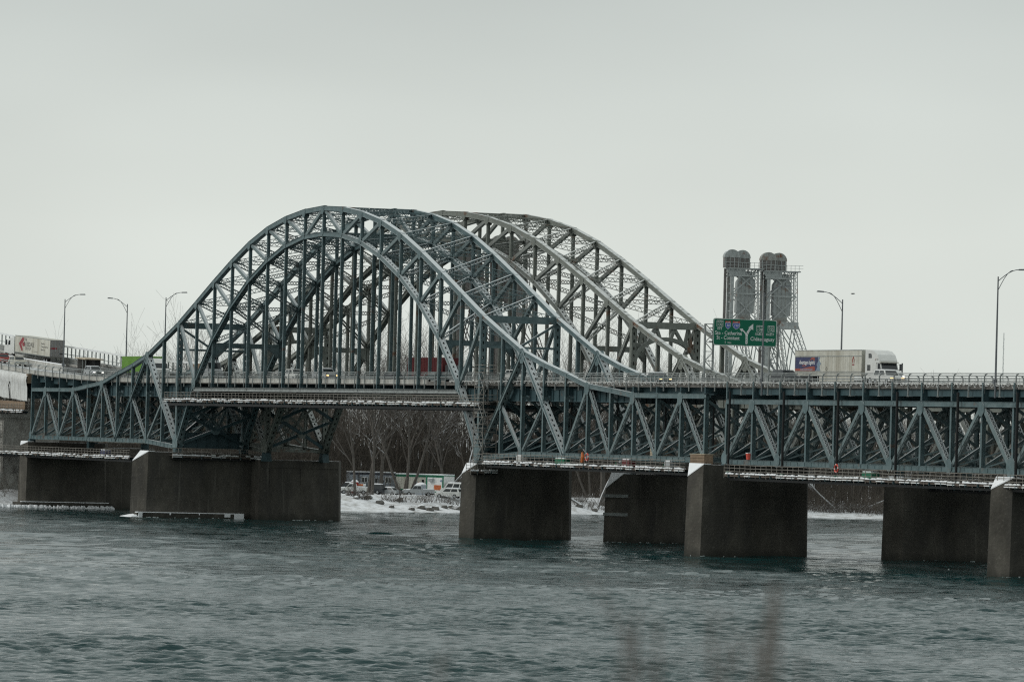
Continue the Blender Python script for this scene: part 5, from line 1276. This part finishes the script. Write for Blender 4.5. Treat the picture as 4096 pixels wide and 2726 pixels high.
mb = MB(); mb.tube([(6.2, 1.0, 1.0), (6.2, 1.0, 2.75)], .09, 8); mb.build('air_stack', 'cardark', cab)
plate([(3.4, 3.02), (3.65, 3.16), (3.4, 3.3), (3.52, 3.16)], 'redprint', cab, 'emblem', (0, -1.185, 0), TX, TZ, 0.005); plate([(3.22, 3.0), (3.5, 3.0), (3.4, 3.1)], 'greyprint', cab, 'emblem', (0, -1.185, 0), TX, TZ, 0.006)
text('Trans', .24, 'greyprint', cab, 'lettering', (3.72, -1.185, 3.08), TX, TZ, sx=.9, shear=.2, depth=.006)
for x in (.9, 2.1, 6.1): wheel(tr, x, -1.2, .5, .4, 1)

# --- grey-white lorry on the left ramp, seen from behind
lz = math.atan(0.048)
lt = thing('articulated_lorry', 'white lorry with a red arrow emblem climbing away on the left ramp', 'lorry', Wp(B1, -146.3, 8.3, zdeck(-146, 8.3)+0.35), r1)
lt.rotation_euler = (0, lz, r1)
Ll = 19.2
mb = MB(); mb.box(-Ll, 0, -1.3, 1.3, 1.25, 4.15); lb = mb.build('trailer', 'dirtywhite', lt)
mb = MB(); mb.box(0, .05, -1.28, 1.28, 1.27, 4.13); dr = mb.build('rear_doors', 'greybox', lb)
for y in (-1.0, -.35, .35, 1.0): mb = MB(); mb.rod((.08, y, 1.35), (.08, y, 4.05), .05); mb.build('lock_rod', 'silver', dr)
mb = MB(); mb.box(.05, .07, -1.2, -.1, 2.55, 2.85); mb.build('red_band', 'darkredprint', dr); mb = MB(); mb.box(.05, .07, .35, 1.2, 1.7, 1.95); mb.build('mud_streak', 'greyprint', dr)
for z in (1.25, 4.08): mb = MB(); mb.box(-Ll, .01, -1.33, -1.28, z, z+.1); mb.build('trim_rail', 'galv', lb)
LO = Vector((-Ll, -1.3, 1.25))
for pp in ([(3.4, .35), (4.8, 2.55), (4.0, 2.75), (1.9, 1.55)],): pass
plate([(2.1, 1.55), (4.0, 2.72), (4.9, 2.62), (4.9, 2.2), (3.6, 1.5), (4.4, .6), (4.1, .35), (3.7, .38)], 'darkredprint', lb, 'arrow_emblem', LO, TX, TZ, .006)
plate([(3.9, 1.5), (4.3, 1.85), (5.2, 1.9), (5.6, 1.55), (5.2, 1.2), (4.3, 1.2)], 'darkredprint', lb, 'arrow_emblem', LO, TX, TZ, .008)
text('THE', .7, 'greyprint', lb, 'lettering', LO+Vector((5.0, 0, 2.15)), TX, TZ, depth=.008, fit=1.6)
text('ROSEDALE', 1.05, 'greyprint', lb, 'lettering', LO+Vector((4.9, 0, 1.28)), TX, TZ, depth=.012, fit=5.6)
text('GROUP', .72, 'greyprint', lb, 'lettering', LO+Vector((5.6, 0, .66)), TX, TZ, depth=.008, fit=3.2)
for k, s in enumerate(('Quality', 'Transportation', 'Services')): text(s, .42, 'greyprint', lb, 'lettering', LO+Vector((14.3, 0, 1.95-k*.52)), TX, TZ, depth=.008, fit=(1.9, 3.7, 2.2)[k])
plate([(9.5, .5), (13, .5), (13, .54), (9.5, .54)], 'greyprint', lb, 'small_print', LO, TX, TZ, .006)
for x in (-1.6, -2.9): wheel(lt, x, -1.3, .5, .5, 1)
mb = MB(); mb.prism([(-Ll-.8, .9), (-Ll-6.2, .9), (-Ll-6.2, 2.2), (-Ll-4.4, 2.4), (-Ll-4.0, 3.4), (-Ll-.8, 3.9)], 1, -1.2, 1.2); lc = mb.build('tractor_cab', 'white', lt)
plate([(-Ll-4.1, 2.35), (-Ll-3.0, 2.35), (-Ll-3.0, 3.1), (-Ll-3.9, 3.1)], 'glass', lc, 'side_window', (0, -1.2, 0), TX, TZ, .006)
mb = MB(); mb.box(-Ll-4.4, -Ll-4.2, -1.6, -1.35, 2.3, 3.2); mb.build('mirror', 'cardark', lc)
for x in (-Ll-1.6, -Ll-5.2): wheel(lt, x, -1.25, .5, .4, 1)

# --- container lorries
gt = thing('container_lorry', 'lorry with a lime green container behind the arch foot at left', 'lorry', on1(-92.5, 8.4), r1); gt.location.z -= .1
container(gt, -16.5, -4.2, 1.3, 1.35, 4.0, 'lime')
mb = MB(); mb.prism([(-3.6, .8), (0, .8), (0, 1.9), (-.9, 2.1), (-1.3, 2.9), (-2.2, 3.6), (-3.6, 3.7)], 1, -1.2, 1.2); gc = mb.build('tractor_cab', 'white', gt)
plate([(-2.3, 2.1), (-1.25, 2.1), (-1.5, 2.8), (-2.3, 2.8)], 'glass', gc, 'side_window', (0, -1.2, 0), TX, TZ, .006)
mb = MB(); q = [Vector((-.88, -1.1, 2.12)), Vector((-.88, 1.1, 2.12)), Vector((-1.27, 1.1, 2.88)), Vector((-1.27, -1.1, 2.88))]; q = [x+Vector((.02, 0, .01)) for x in q]; mb.add(q, [(0, 1, 2, 3)]); mb.build('windscreen', 'glass', gc)
mb = MB(); mb.box(-16.5, -3.4, -.5, .5, .9, 1.34); mb.build('chassis', 'cardark', gt)
for x in (-15.6, -14.3, -2.9, -.7): wheel(gt, x, -1.25, .5, .4, 1)
ct = thing('container_lorry', 'lorry with a maroon container behind the arch hangers', 'lorry', on2(-7.5, 7.0), r2)
container(ct, -15.2, -3.0, 1.3, 1.4, 4.25, 'maroon'); mb = MB(); mb.box(-15.2, -2.2, -.5, .5, .9, 1.39); mb.build('chassis', 'cardark', ct)
mb = MB(); mb.prism([(-2.4, .8), (1.6, .8), (1.6, 1.9), (.6, 2.1), (.2, 2.9), (-2.4, 3.2)], 1, -1.2, 1.2); cc = mb.build('tractor_cab', 'cardark', ct); plate([(-.8, 2.1), (.4, 2.1), (.1, 2.8), (-.8, 2.8)], 'glass', cc, 'side_window', (0, -1.2, 0), TX, TZ, .006)
for x in (-14.4, -13.1, -1.4, .8): wheel(ct, x, -1.25, .5, .4, 1)
dt = thing('dump_truck', 'grey dump truck with twin stacks facing the camera on the ramp', 'lorry', on1(-66.0, 8.0), r1)
mb = MB(); mb.prism([(-8.6, 1.2), (-3.4, 1.2), (-3.4, 2.7), (-2.8, 2.9), (-8.9, 2.6)], 1, -1.25, 1.25); mb.build('tipper_body', 'ply', dt)
mb = MB(); mb.prism([(-3.2, .8), (-1.0, .8), (-1.0, 2.0), (-1.35, 3.0), (-3.2, 3.05)], 1, -1.1, 1.1); dc = mb.build('tractor_cab', 'silver', dt)
mb = MB(); mb.hexa([(-1.0, -.95, .8), (1.0, -.8, .8), (1.0, .8, .8), (-1.0, .95, .8), (-1.0, -.95, 1.95), (.9, -.65, 1.7), (.9, .65, 1.7), (-1.0, .95, 1.95)]); mb.build('bonnet', 'silver', dc)
plate([(-2.4, 2.05), (-1.15, 2.05), (-1.4, 2.85), (-2.4, 2.85)], 'glass', dc, 'side_window', (0, -1.1, 0), TX, TZ, .006)
mb = MB(); mb.add([(-.985, -1.0, 2.03), (-.985, 1.0, 2.03), (-1.32, 1.0, 2.95), (-1.32, -1.0, 2.95)], [(0, 1, 2, 3)]); mb.build('windscreen', 'glass', dc)
for y in (-1.1, 1.1): mb = MB(); mb.tube([(-3.3, y, 1.5), (-3.3, y, 3.9)], .08, 7); mb.build('exhaust_stack', 'cardark', dc)
for y in (-1.5, 1.5): mb = MB(); mb.box(-1.2, -1.1, y-.12, y+.12, 2.0, 2.7); mb.rod((-1.15, y*.73, 2.6), (-1.15, y, 2.6), .04); mb.build('mirror', 'cardark', dc)
for x in (-7.8, -6.5, .2): wheel(dt, x, -1.2, .5, .4, 1)

# ------------------------------------------------------------------ ramp furniture at left
for ua, ub, lab in ((-171.0, -161.5, 'snow topped concrete barrier block nearest the left edge'), (-161.4, -151.6, 'snow topped concrete barrier block behind the red and white cars'),
                    (-151.5, -140.6, 'long snow topped barrier block below the red arrow lorry'), (-140.5, -130.6, 'snow topped barrier block at the end of the row, by the site shelter')):
    o = thing('concrete_barrier', lab, 'barrier', Wp(B1, ua, 4.6, 0), r1, 'barrier blocks along the ramp')
    za, zb_ = zdeck(ua, 4.6), zdeck(ub, 4.6); L = ub-ua-0.05
    mb = MB(); mb.hexa([(0, -.3, za), (L, -.3, zb_), (L, .3, zb_), (0, .3, za), (0, -.12, za+1.15), (L, -.12, zb_+1.15), (L, .12, zb_+1.15), (0, .12, za+1.15)]); mb.build('block', 'concl', o)
    mb = MB(); mb.hexa([(0, -.13, za+1.153), (L, -.13, zb_+1.153), (L, .13, zb_+1.153), (0, .13, za+1.153), (0, -.1, za+1.28), (L, -.1, zb_+1.28), (L, .1, zb_+1.28), (0, .1, za+1.28)]); mb.build('snow_top', 'snow', o)
fn = thing('noise_fence', 'white topped post and rail fence behind the ramp traffic', 'fence', (B1[0], B1[1], 0), -B1[2])
us = np.arange(-300, -84, 2.15)
for a0, a1 in zip(us[:-1], us[1:]):
    f = lambda u: zdeck(u, 11.2)
    mb = MB(); strip(mb, None, a0, a1-.03, 1, 11.1, 11.4, lambda u: f(u)-.3, lambda u: f(u)+1.15); mb.build('concrete_panel', 'concl', fn)
    mb = MB(); mb.box(a0-.11, a0+.11, 11.18, 11.34, f(a0)+1.15, f(a0)+2.95); mb.build('post', 'galv', fn)
    mb = MB(); strip(mb, None, a0, a1, 1, 11.14, 11.38, lambda u: f(u)+2.95, lambda u: f(u)+3.25); mb.build('top_beam', 'dirtysnow', fn)
    mb = MB(); strip(mb, None, a0, a1, 1, 11.22, 11.3, lambda u: f(u)+1.75, lambda u: f(u)+1.85); mb.build('mid_rail', 'galv', fn)
sh = thing('site_shelter', 'small open sided site shelter on the left ramp', 'shelter', Wp(B1, -127.5, 6.4, zdeck(-127, 6.4)), r1)
mb = MB(); mb.box(-2.2, -2.1, 0, 2.6, 0, 2.5); mb.box(-2.1, 2.2, 2.5, 2.6, 0, 2.4); mb.build('wall_panel', 'greybox', sh)
mb = MB(); mb.box(-2.1, 2.1, 1.6, 2.45, 0, 2.2); mb.build('opening_shade', 'black', sh)  # black box added to stand for the shade inside the opening
mb = MB(); mb.hexa([(-2.6, -.3, 2.45), (2.8, -.3, 2.2), (2.8, 2.9, 2.2), (-2.6, 2.9, 2.45), (-2.6, -.3, 2.62), (2.8, -.3, 2.36), (2.8, 2.9, 2.36), (-2.6, 2.9, 2.62)]); mb.build('roof', 'plank', sh)
for x in (0.6, 2.1): mb = MB(); mb.rod((x, 0, 0), (x, 0, 2.3), .12); mb.build('post', 'galv', sh)

# ------------------------------------------------------------------ lift bridge towers beyond the shore
def lift_tower(P, rz, label, rusty, m='tower', mw='tower'):
    root = thing('lift_tower', label, 'bridge tower', P, rz, 'lift bridge towers beyond the trees'); H = 50.6; dp = 4.6
    def lacedleg(name, q0, q1, w_=.7):
        q0, q1 = Vector(q0), Vector(q1); d = (q1-q0).normalized(); mb = MB(); n = VY.cross(d).normalized()
        for o_ in (-1, 1): mb.bar(q0, q1, n, VY, .16, .3, o_*w_/2)
        L = (q1-q0).length; k = int(L/.85)
        for i in range(k): s_ = 1 if i % 2 else -1; mb.rod(q0+d*(L*i/k)+n*(s_*w_/2), q0+d*(L*(i+1)/k)-n*(s_*w_/2), .1)
        mb.build(name, m, root)
    for y in (0, dp):
        mb = MB(); mb.box(1.0, 1.75, y-.35, y+.35, 0, H); mb.build('front_leg', m, root)
        lacedleg('rear_leg', (8.0, y, 38.5), (7.7, y, H), .55); lacedleg('rear_leg', (22.5, y, 0), (8.0, y, 38.5), .8)
        lacedleg('middle_leg', (10.5, y, 0), (4.4, y, 38.5), .6)
        mb = MB()
        rl = lambda z: 8.0+(38.5-z)*.3766
        ml = lambda z: 4.4+(38.5-z)*.158
        for (x0, z0), (x1, z1) in (((1.4, 38.5), (7.8, 45)), ((7.9, 38.5), (1.4, 45)), ((1.4, 45), (7.7, H)), ((7.8, 45), (1.4, H)), ((1.4, 0), (ml(14), 14)), ((1.4, 14), (ml(26), 26)), ((ml(14), 14), (1.4, 26)), ((1.4, 26), (4.4, 38.5)), ((ml(26), 26), (1.4, 38.5)),
                                   ((ml(0), 0), (rl(14), 14)), ((rl(0), 0), (ml(14), 14)), ((ml(14), 14), (rl(26), 26)), ((rl(14), 14), (ml(26), 26)), ((ml(26), 26), (8.0, 38.5)), ((rl(26), 26), (4.4, 38.5))):
            mb.rod((x0, y, z0), (x1, y, z1), .22)
        for z, x1 in ((14, rl(14)), (26, rl(26)), (45, 7.8)): mb.rod((1.4, y, z), (x1, y, z), .24)
        mb.build('cross_brace', m, root)
        mb = MB(); mb.box(4.2, 8.5, y-.3, y+.3, 37.6, 39.2); mb.build('girder', m, root)
    mb = MB(); k = 0
    while k < 24: mb.rod((1.4, 0, k*2.05), (1.4, dp, k*2.05), .14); k += 1
    mb.build('ladder_rungs', m, root)
    mb = MB(); mb.prism([(3.1, 39.4), (5.9, 39.4), (5.9, 40.6), (6.7, 40.6), (6.8, 48.0), (6.2, 48.9), (6.1, 50.2), (3.6, 50.2), (3.4, 48.6), (2.8, 47.7), (2.7, 40.7), (3.1, 40.6)], 1, .6, 4.0); cw = mb.build('counterweight', mw, root)
    for x in (3.6, 4.5, 5.4): mb = MB(); mb.box(x, x+.1, .54, .6, 40.6, 50.0); mb.build('plate_seam', 'towerrust', cw)
    mb = MB(); mb.box(3.08, 5.92, .55, 4.05, 38.6, 40.2); mb.build('rusty_base', 'towerrust', cw)
    mb = MB(); mb.box(.3, 8.7, -.6, dp+.6, H, H+.25); pl = mb.build('machinery_deck', m, root)
    for y in (-.3, dp+.3):
        mb = MB(); mb.rod((.5, y, H-1.5), (7.6, y, H-1.5), .3)
        for i in range(8): mb.rod((.5+i*.9, y, H-1.5 if i % 2 else H), (1.4+i*.9, y, H if i % 2 else H-1.5), .16)
        mb.build('deck_lattice', m, pl)
    mb = MB(); mb.prism([(-.1, H-.002), (4.4, H-.002), (4.4, H-1.5), (.9, H-1.5)], 1, -.25, .05); mb.build('bracket_plate', m, pl)
    for i in range(10): x = -.3+i*.95; mb = MB(); mb.rod((x, -.7, H+.2), (x, -.7, H+1.5), .07); mb.rod((x, -.7, H+1.5), (x+.95, -.7, H+1.5), .07); mb.rod((x, -.7, H+.85), (x+.95, -.7, H+.85), .05); mb.build('guard_rail', m, pl)
    for i, (cx, y0) in enumerate(((1.25, -.3), (4.1, 2.2))):
        mb = MB(); r_ = 1.85; mb.prism([(cx+r_*math.cos(R(a)), H+2.6+r_*math.sin(R(a))) for a in range(0, 181, 15)], 1, y0, y0+2.4)
        hood_ = mb.build('sheave_hood', 'towerrust' if rusty else m, root)
        for x in (-.9, 0, .9): mb = MB(); mb.box(cx+x-.05, cx+x+.05, y0-.06, y0, H+2.62, H+2.6+math.sqrt(r_*r_-x*x)-.05); mb.build('hood_seam', m, hood_)
        mb = MB(); mb.box(cx-1.75, cx+1.75, y0+.1, y0+2.3, H+.252, H+2.58); mb.build('dark_housing', 'towerbrown', hood_)
        mb = MB()
        for x in (-1.5, -.5, .5, 1.5): mb.rod((cx+x, y0+.02, H+.3), (cx+x, y0+.02, H+2.55), .16)
        mb.rod((cx-1.9, y0, H+1.5), (cx+1.9, y0, H+1.5), .14); mb.build('housing_frame', m, hood_)
    mb = MB(); mb.box(-.35, .2, .8, 1.5, 2, H); mb.build('cable_bundle', 'towerbrown', root)
    return root
pL = pix(2888, 1480, 1300)
lift_tower(Vector((pL.x-.1, 1300, 2.6)), R(8), 'lift bridge tower with grey domed tops, left of the pair behind the sign', False)
lift_tower(Vector((pL.x+8.3, 1301.0, 2.2)), R(8), 'lift bridge tower with rusty domed tops, right of the pair behind the sign', True)
pL = pix(1795, 1480, 1240)
lift_tower(Vector((pL.x, 1240, 2.6)), R(8), 'brown lift tower seen through the near arch hangers', True, 'towerbrown', 'towerbrown')
lift_tower(Vector((pL.x+8.6, 1241, 2.4)), R(8), 'brown lift tower seen through the grey arch hangers', True, 'towerbrown', 'towerbrown')

# ------------------------------------------------------------------ building site on the far bank
def cabin(x0, x1, Yd0, Yd1, zb, zt, m, trim, label, depth=3.2):
    a, b2 = pix(x0, 1900, Yd0), pix(x1, 1900, Yd1); L = math.hypot(b2.x-a.x, b2.y-a.y); ang = math.atan2(b2.y-a.y, b2.x-a.x)
    root = thing('site_cabin', label, 'site cabin', (a.x, a.y, zb), ang); H = zt-zb
    mb = MB(); mb.box(0, L, 0, depth, 0, H); wall = mb.build('wall', m, root)
    mb = MB(); mb.box(-.1, L+.1, -.12, depth+.1, H, H+.12); rf = mb.build('roof', trim, root)
    mb = MB(); mb.box(-.05, L+.05, -.08, depth, H+.122, H+.32); mb.build('roof_snow', 'snow', rf)
    mb = MB(); mb.box(0, L, -.03, -.002, H-.3, H-.02); mb.build('fascia', trim, wall); mb = MB(); mb.box(0, L, -.03, -.002, 0, .18); mb.build('skirt', trim, wall)
    k = .5
    while k < L-.2: mb = MB(); mb.box(k, k+.04, -.02, -.001, .2, H-.32); mb.build('siding_batten', m, wall); k += .62
    mb = MB()
    for x in (.3, L/2, L-.5): mb.box(x, x+.4, .2, depth-.2, -.75, -.002)
    mb.build('support_block', 'cardark', root)
    return root, wall, L, H
def cwin(wall, x, z, w_, h_, panes=2, frame='whiteprint'):
    mb = MB()
    for a in ((x, x+w_, z, z+.09), (x, x+w_, z+h_-.09, z+h_), (x, x+.09, z+.09, z+h_-.09), (x+w_-.09, x+w_, z+.09, z+h_-.09)): mb.box(a[0], a[1], -.06, -.022, a[2], a[3])
    if panes == 2: mb.box(x+w_/2-.04, x+w_/2+.04, -.06, -.022, z+.09, z+h_-.09)
    f = mb.build('window', frame, wall)
    mb = MB(); mb.box(x+.08, x+w_-.08, -.03, -.021, z+.08, z+h_-.08); mb.build('pane', 'glass', wall)
    mb = MB(); mb.box(x-.05, x+w_+.05, -.12, -.022, z+h_, z+h_+.06); mb.build('snowy_sill', 'snow', wall)
rt, wl, L, H = cabin(1391, 1573, 1056, 1058, 3.35, 6.3, 'sitegrey', 'sitedark', 'grey blue site cabin with two white framed windows on the far bank')
cwin(wl, L*.25, 1.2, 1.15, 1.0); cwin(wl, L*.77, 1.2, 1.15, 1.05)
mb = MB(); mb.box(L*.53, L*.62, -.07, -.022, .2, 2.2); d_ = mb.build('door', 'silver', wl); mb = MB(); mb.box(L*.55, L*.60, -.085, -.071, 1.2, 1.95); mb.build('door_pane', 'glass', wl)
mb = MB(); mb.box(L*.17, L*.185, -.05, -.022, .18, H-.3); mb.build('corner_trim', 'sitedark', wl)
rt, wl, L, H = cabin(1575, 1694, 1056, 1053, 3.4, 6.15, 'dirtywhite', 'sitegreen', 'white site cabin with green trim and a door, between grey cabin and container')
cwin(wl, L*.63, 1.0, .5, 1.3, 1, 'silver'); mb = MB(); mb.box(L*.84, L*.97, -.06, -.022, .2, 2.2); mb.build('door', 'dirtywhite', wl); mb = MB(); mb.box(L*.87, L*.95, -.075, -.061, 1.2, 2.0); mb.build('door_pane', 'glass', wl)
mb = MB(); mb.box(L*.76, L*.82, -.05, -.022, .7, 1.5); mb.build('notice', 'orange', wl)
rt, wl, L, H = cabin(1695, 1766, 1049, 1046.5, 3.15, 6.2, 'whiteprint', 'sitegreen', 'white container office with green corner posts and an orange notice')
for x in (0, L-.32): mb = MB(); mb.box(x, x+.32, -.06, -.031, 0, H); mb.build('corner_post', 'sitegreen', wl)
mb = MB(); mb.box(L*.47, L*.85, -.06, -.031, .45, 1.35); nb_ = mb.build('notice', 'orange', wl)
for k in range(3): mb = MB(); mb.box(L*.52, L*.80, -.07, -.061, .65+k*.22, .73+k*.22); mb.build('notice_line', 'redprint', nb_)
mb = MB(); mb.box(L*.22, L*.43, -.45, -.031, 1.95, 2.5); ac = mb.build('air_conditioner', 'silver', wl); mb = MB(); mb.box(L*.21, L*.44, -.5, -.03, 2.51, 2.72); mb.build('snow_lid', 'snow', ac)
mb = MB(); mb.box(L*.8, L*.95, -.06, -.031, 2.0, 2.3); mb.build('small_notice', 'lightblue', wl)
def toilet(x, Yd, m, label):
    o = thing('portable_toilet', label, 'portable toilet', onbank(x, Yd), R(8)); mb = MB(); mb.box(-.6, .6, -.6, .6, 0, 2.1); bd = mb.build('body', m, o)
    mb = MB(); mb.box(-.4, .4, -.63, -.602, .15, 1.95); mb.build('door', m, bd); mb = MB(); mb.hexa([(-.68, -.68, 2.1), (.68, -.68, 2.1), (.68, .68, 2.1), (-.68, .68, 2.1), (-.35, -.35, 2.5), (.35, -.35, 2.5), (.35, .35, 2.5), (-.35, .35, 2.5)]); mb.build('roof', 'snow', o)
toilet(1409, 1040, 'carred', 'red portable toilet with a snowy roof in front of the grey cabin')
o = thing('water_tank', 'grey tank with a domed snowy roof in front of the green cabin', 'tank', onbank(1674, 1044), 0); mb = MB(); mb.tube([(0, 0, 0), (0, 0, 1.9)], 1.0, 14); mb.build('body', 'sitegrey', o); mb = MB(); mb.tube([(0, 0, 1.9), (0, 0, 2.15), (0, 0, 2.35)], [1.02, .8, .3], 14); mb.build('roof', 'snow', o)
mb = MB(); mb.box(-1.02, -.7, -.75, -.6, .6, 1.5); mb.build('blue_label', 'signblue', o)
o = thing('notice_board', 'white safety notice board on the bank by the left tree', 'notice board', onbank(1436, 1040), 0); mb = MB(); mb.box(-.8, .8, -.03, .03, .6, 1.9); bd = mb.build('panel', 'whiteprint', o); mb = MB(); mb.box(-.7, .3, -.045, -.031, 1.45, 1.8); mb.build('orange_band', 'orange', bd); mb = MB(); mb.rod((-.6, .05, -.2), (-.6, .05, .62), .08); mb.rod((.6, .05, -.2), (.6, .05, .62), .08); mb.build('leg', 'pole', o)
gp = 'snow covered cars parked on the far bank'
for kind, m, x, Yd, rz, lab in (('pickup', 'white', 1404, 1028, R(185), 'snowy white pickup parked by the end of the long pier'),
                               ('suv', 'cardark', 1478, 1030, R(160), 'dark snow covered car behind the pair of trees'),
                               ('sedan', 'silver', 1542, 1030, R(150), 'snow covered car parked right of the pair of trees'),
                               ('pickup', 'silver', 1664, 1029, R(187), 'snowy grey pickup parked below the green trimmed cabin'),
                               ('suv', 'white', 1786, 1027, R(160), 'white snow covered car nearest the centre pier'),
                               ('van', 'white', 1812, 1046, R(160), 'white van parked behind the snowy white car'),
                               ('pickup', 'cardark', 1385, 1040, R(185), 'dark pickup behind the snowy white one')):
    car(kind, m, lab, onbank(x, Yd, 0.05), rz, None, True, {'pickup': 'pickup truck', 'van': 'van'}.get(kind, 'car'), gp)

# ------------------------------------------------------------------ distant mast, gull, foreground twigs
o = thing('radio_mast', 'thin pale mast standing far off behind the right lamp', 'mast', (pix(4002, 1500, 2200).x, 2200, 0), 0); mb = MB()
for dx in (-.35, .35): mb.rod((dx, 0, 0), (dx*.2, 0, 58), .12)
for k in range(14): mb.rod((-.35, 0, k*4), (.3, 0, k*4+4), .06)
mb.build('lattice', 'tower', o)
p = pix(3402, 1176, 500); o = thing('gull', 'tiny gull gliding in the sky right of the lamp', 'bird', p, R(20)); mb = MB()
mb.tube([(-.2, 0, 0), (0, 0, .03), (.2, 0, .05)], [.015, .05, .02], 6); mb.build('body', 'bird', o)
for s in (-1, 1): mb = MB(); mb.add([(-.05, 0, .05), (.06, 0, .05), (.08, s*.2, .12), (-.02, s*.42, .07), (-.08, s*.2, .1)], [(0, 1, 2, 3, 4)]); mb.build('wing', 'bird', o)
bsh = thing('bare_bush', 'blurred bare bush right in front of the camera, bottom right', 'bush', (0, 0, 0), 0); rnd = random.Random(77); mb = MB()
def bush_twig(x, ytop, Yd, r):
    top = pix(x, ytop, Yd); b0 = Vector((top.x+rnd.uniform(-.3, .3), Yd+rnd.uniform(-.3, .3), 10.3)); mid = b0.lerp(top, .55)+Vector((rnd.uniform(-.12, .12), 0, 0))
    mb.tube([b0, mid, top], [r*1.4, r, r*.45], 5, False)
    for k in range(6):
        q = mid.lerp(top, rnd.uniform(.1, .95)); e_ = q+Vector((rnd.uniform(-.22, .22), rnd.uniform(-.1, .1), rnd.uniform(.05, .3))); mb.tube([q, q.lerp(e_, .5), e_], [r*.45, r*.35, r*.2], 4, False)
for x, yt, Yd, r in ((3100, 2380, 13.4, .012), (2620, 2470, 13.6, .012), (2500, 2520, 13.2, .010), (2900, 2560, 13, .011), (3200, 2600, 13.5, .01), (1740, 2640, 13, .01), (3085, 2330, 13, .017), (3060, 2480, 12.5, .014), (2540, 2430, 14, .012), (2850, 2440, 14, .010), (1760, 2600, 13.5, .006), (2480, 2560, 13, .006)): bush_twig(x, yt, Yd, r)
mb.build('stems', 'twig', bsh)

# ------------------------------------------------------------------ broken water and ice at the piers
M['foam'] = mat('foam', (0.4, 0.45, 0.45), 0.8, var=0.3, nscale=6)
rnd = random.Random(21); mb = MB()
def flake(P, l, w_):
    n = 7; ring_ = []
    for i in range(n):
        a = 2*math.pi*i/n; ring_.append((P.x+l*math.cos(a)*rnd.uniform(.6, 1.1), P.y+w_*math.sin(a)*rnd.uniform(.5, 1.1), P.z))
    mb.add(ring_+[(x, y, z-.25) for x, y, z in ring_], [tuple(range(n))]+[(i, i+n, (i+1) % n+n, (i+1) % n) for i in range(n)])
for B, u, v0, v1, h_ in ((B1, 61, -2.6, 13.4, 1.8), (B1, 138, -4.4, 12, 2.1), (B1, 214.3, -2.8, 10, 2.0), (B2, 138, -4, 11, 2), (B2, 61, -3.6, 11, 1.8), (B1, -60.9, -8.5, 13, 3.3), (B2, -64.8, 5, 13, 2.6)):
    for k in range(11):
        t_ = rnd.random(); v = v0+(v1-v0)*t_**1.5
        flake(Wp(B, u+h_+rnd.uniform(-.1, .9)-(1.2 if t_ < .08 else 0), v, rnd.uniform(.06, .14)), rnd.uniform(.06, .35), rnd.uniform(.04, .2))
for k in range(10):
    Yd = rnd.uniform(640, 760); X_ = rnd.uniform(-.085, .085)*Yd; flake(Vector((X_, Yd, rnd.uniform(.05, .12))), rnd.uniform(.06, .4), rnd.uniform(.05, .3))
mb.build('river_foam', 'foam', kind='stuff')
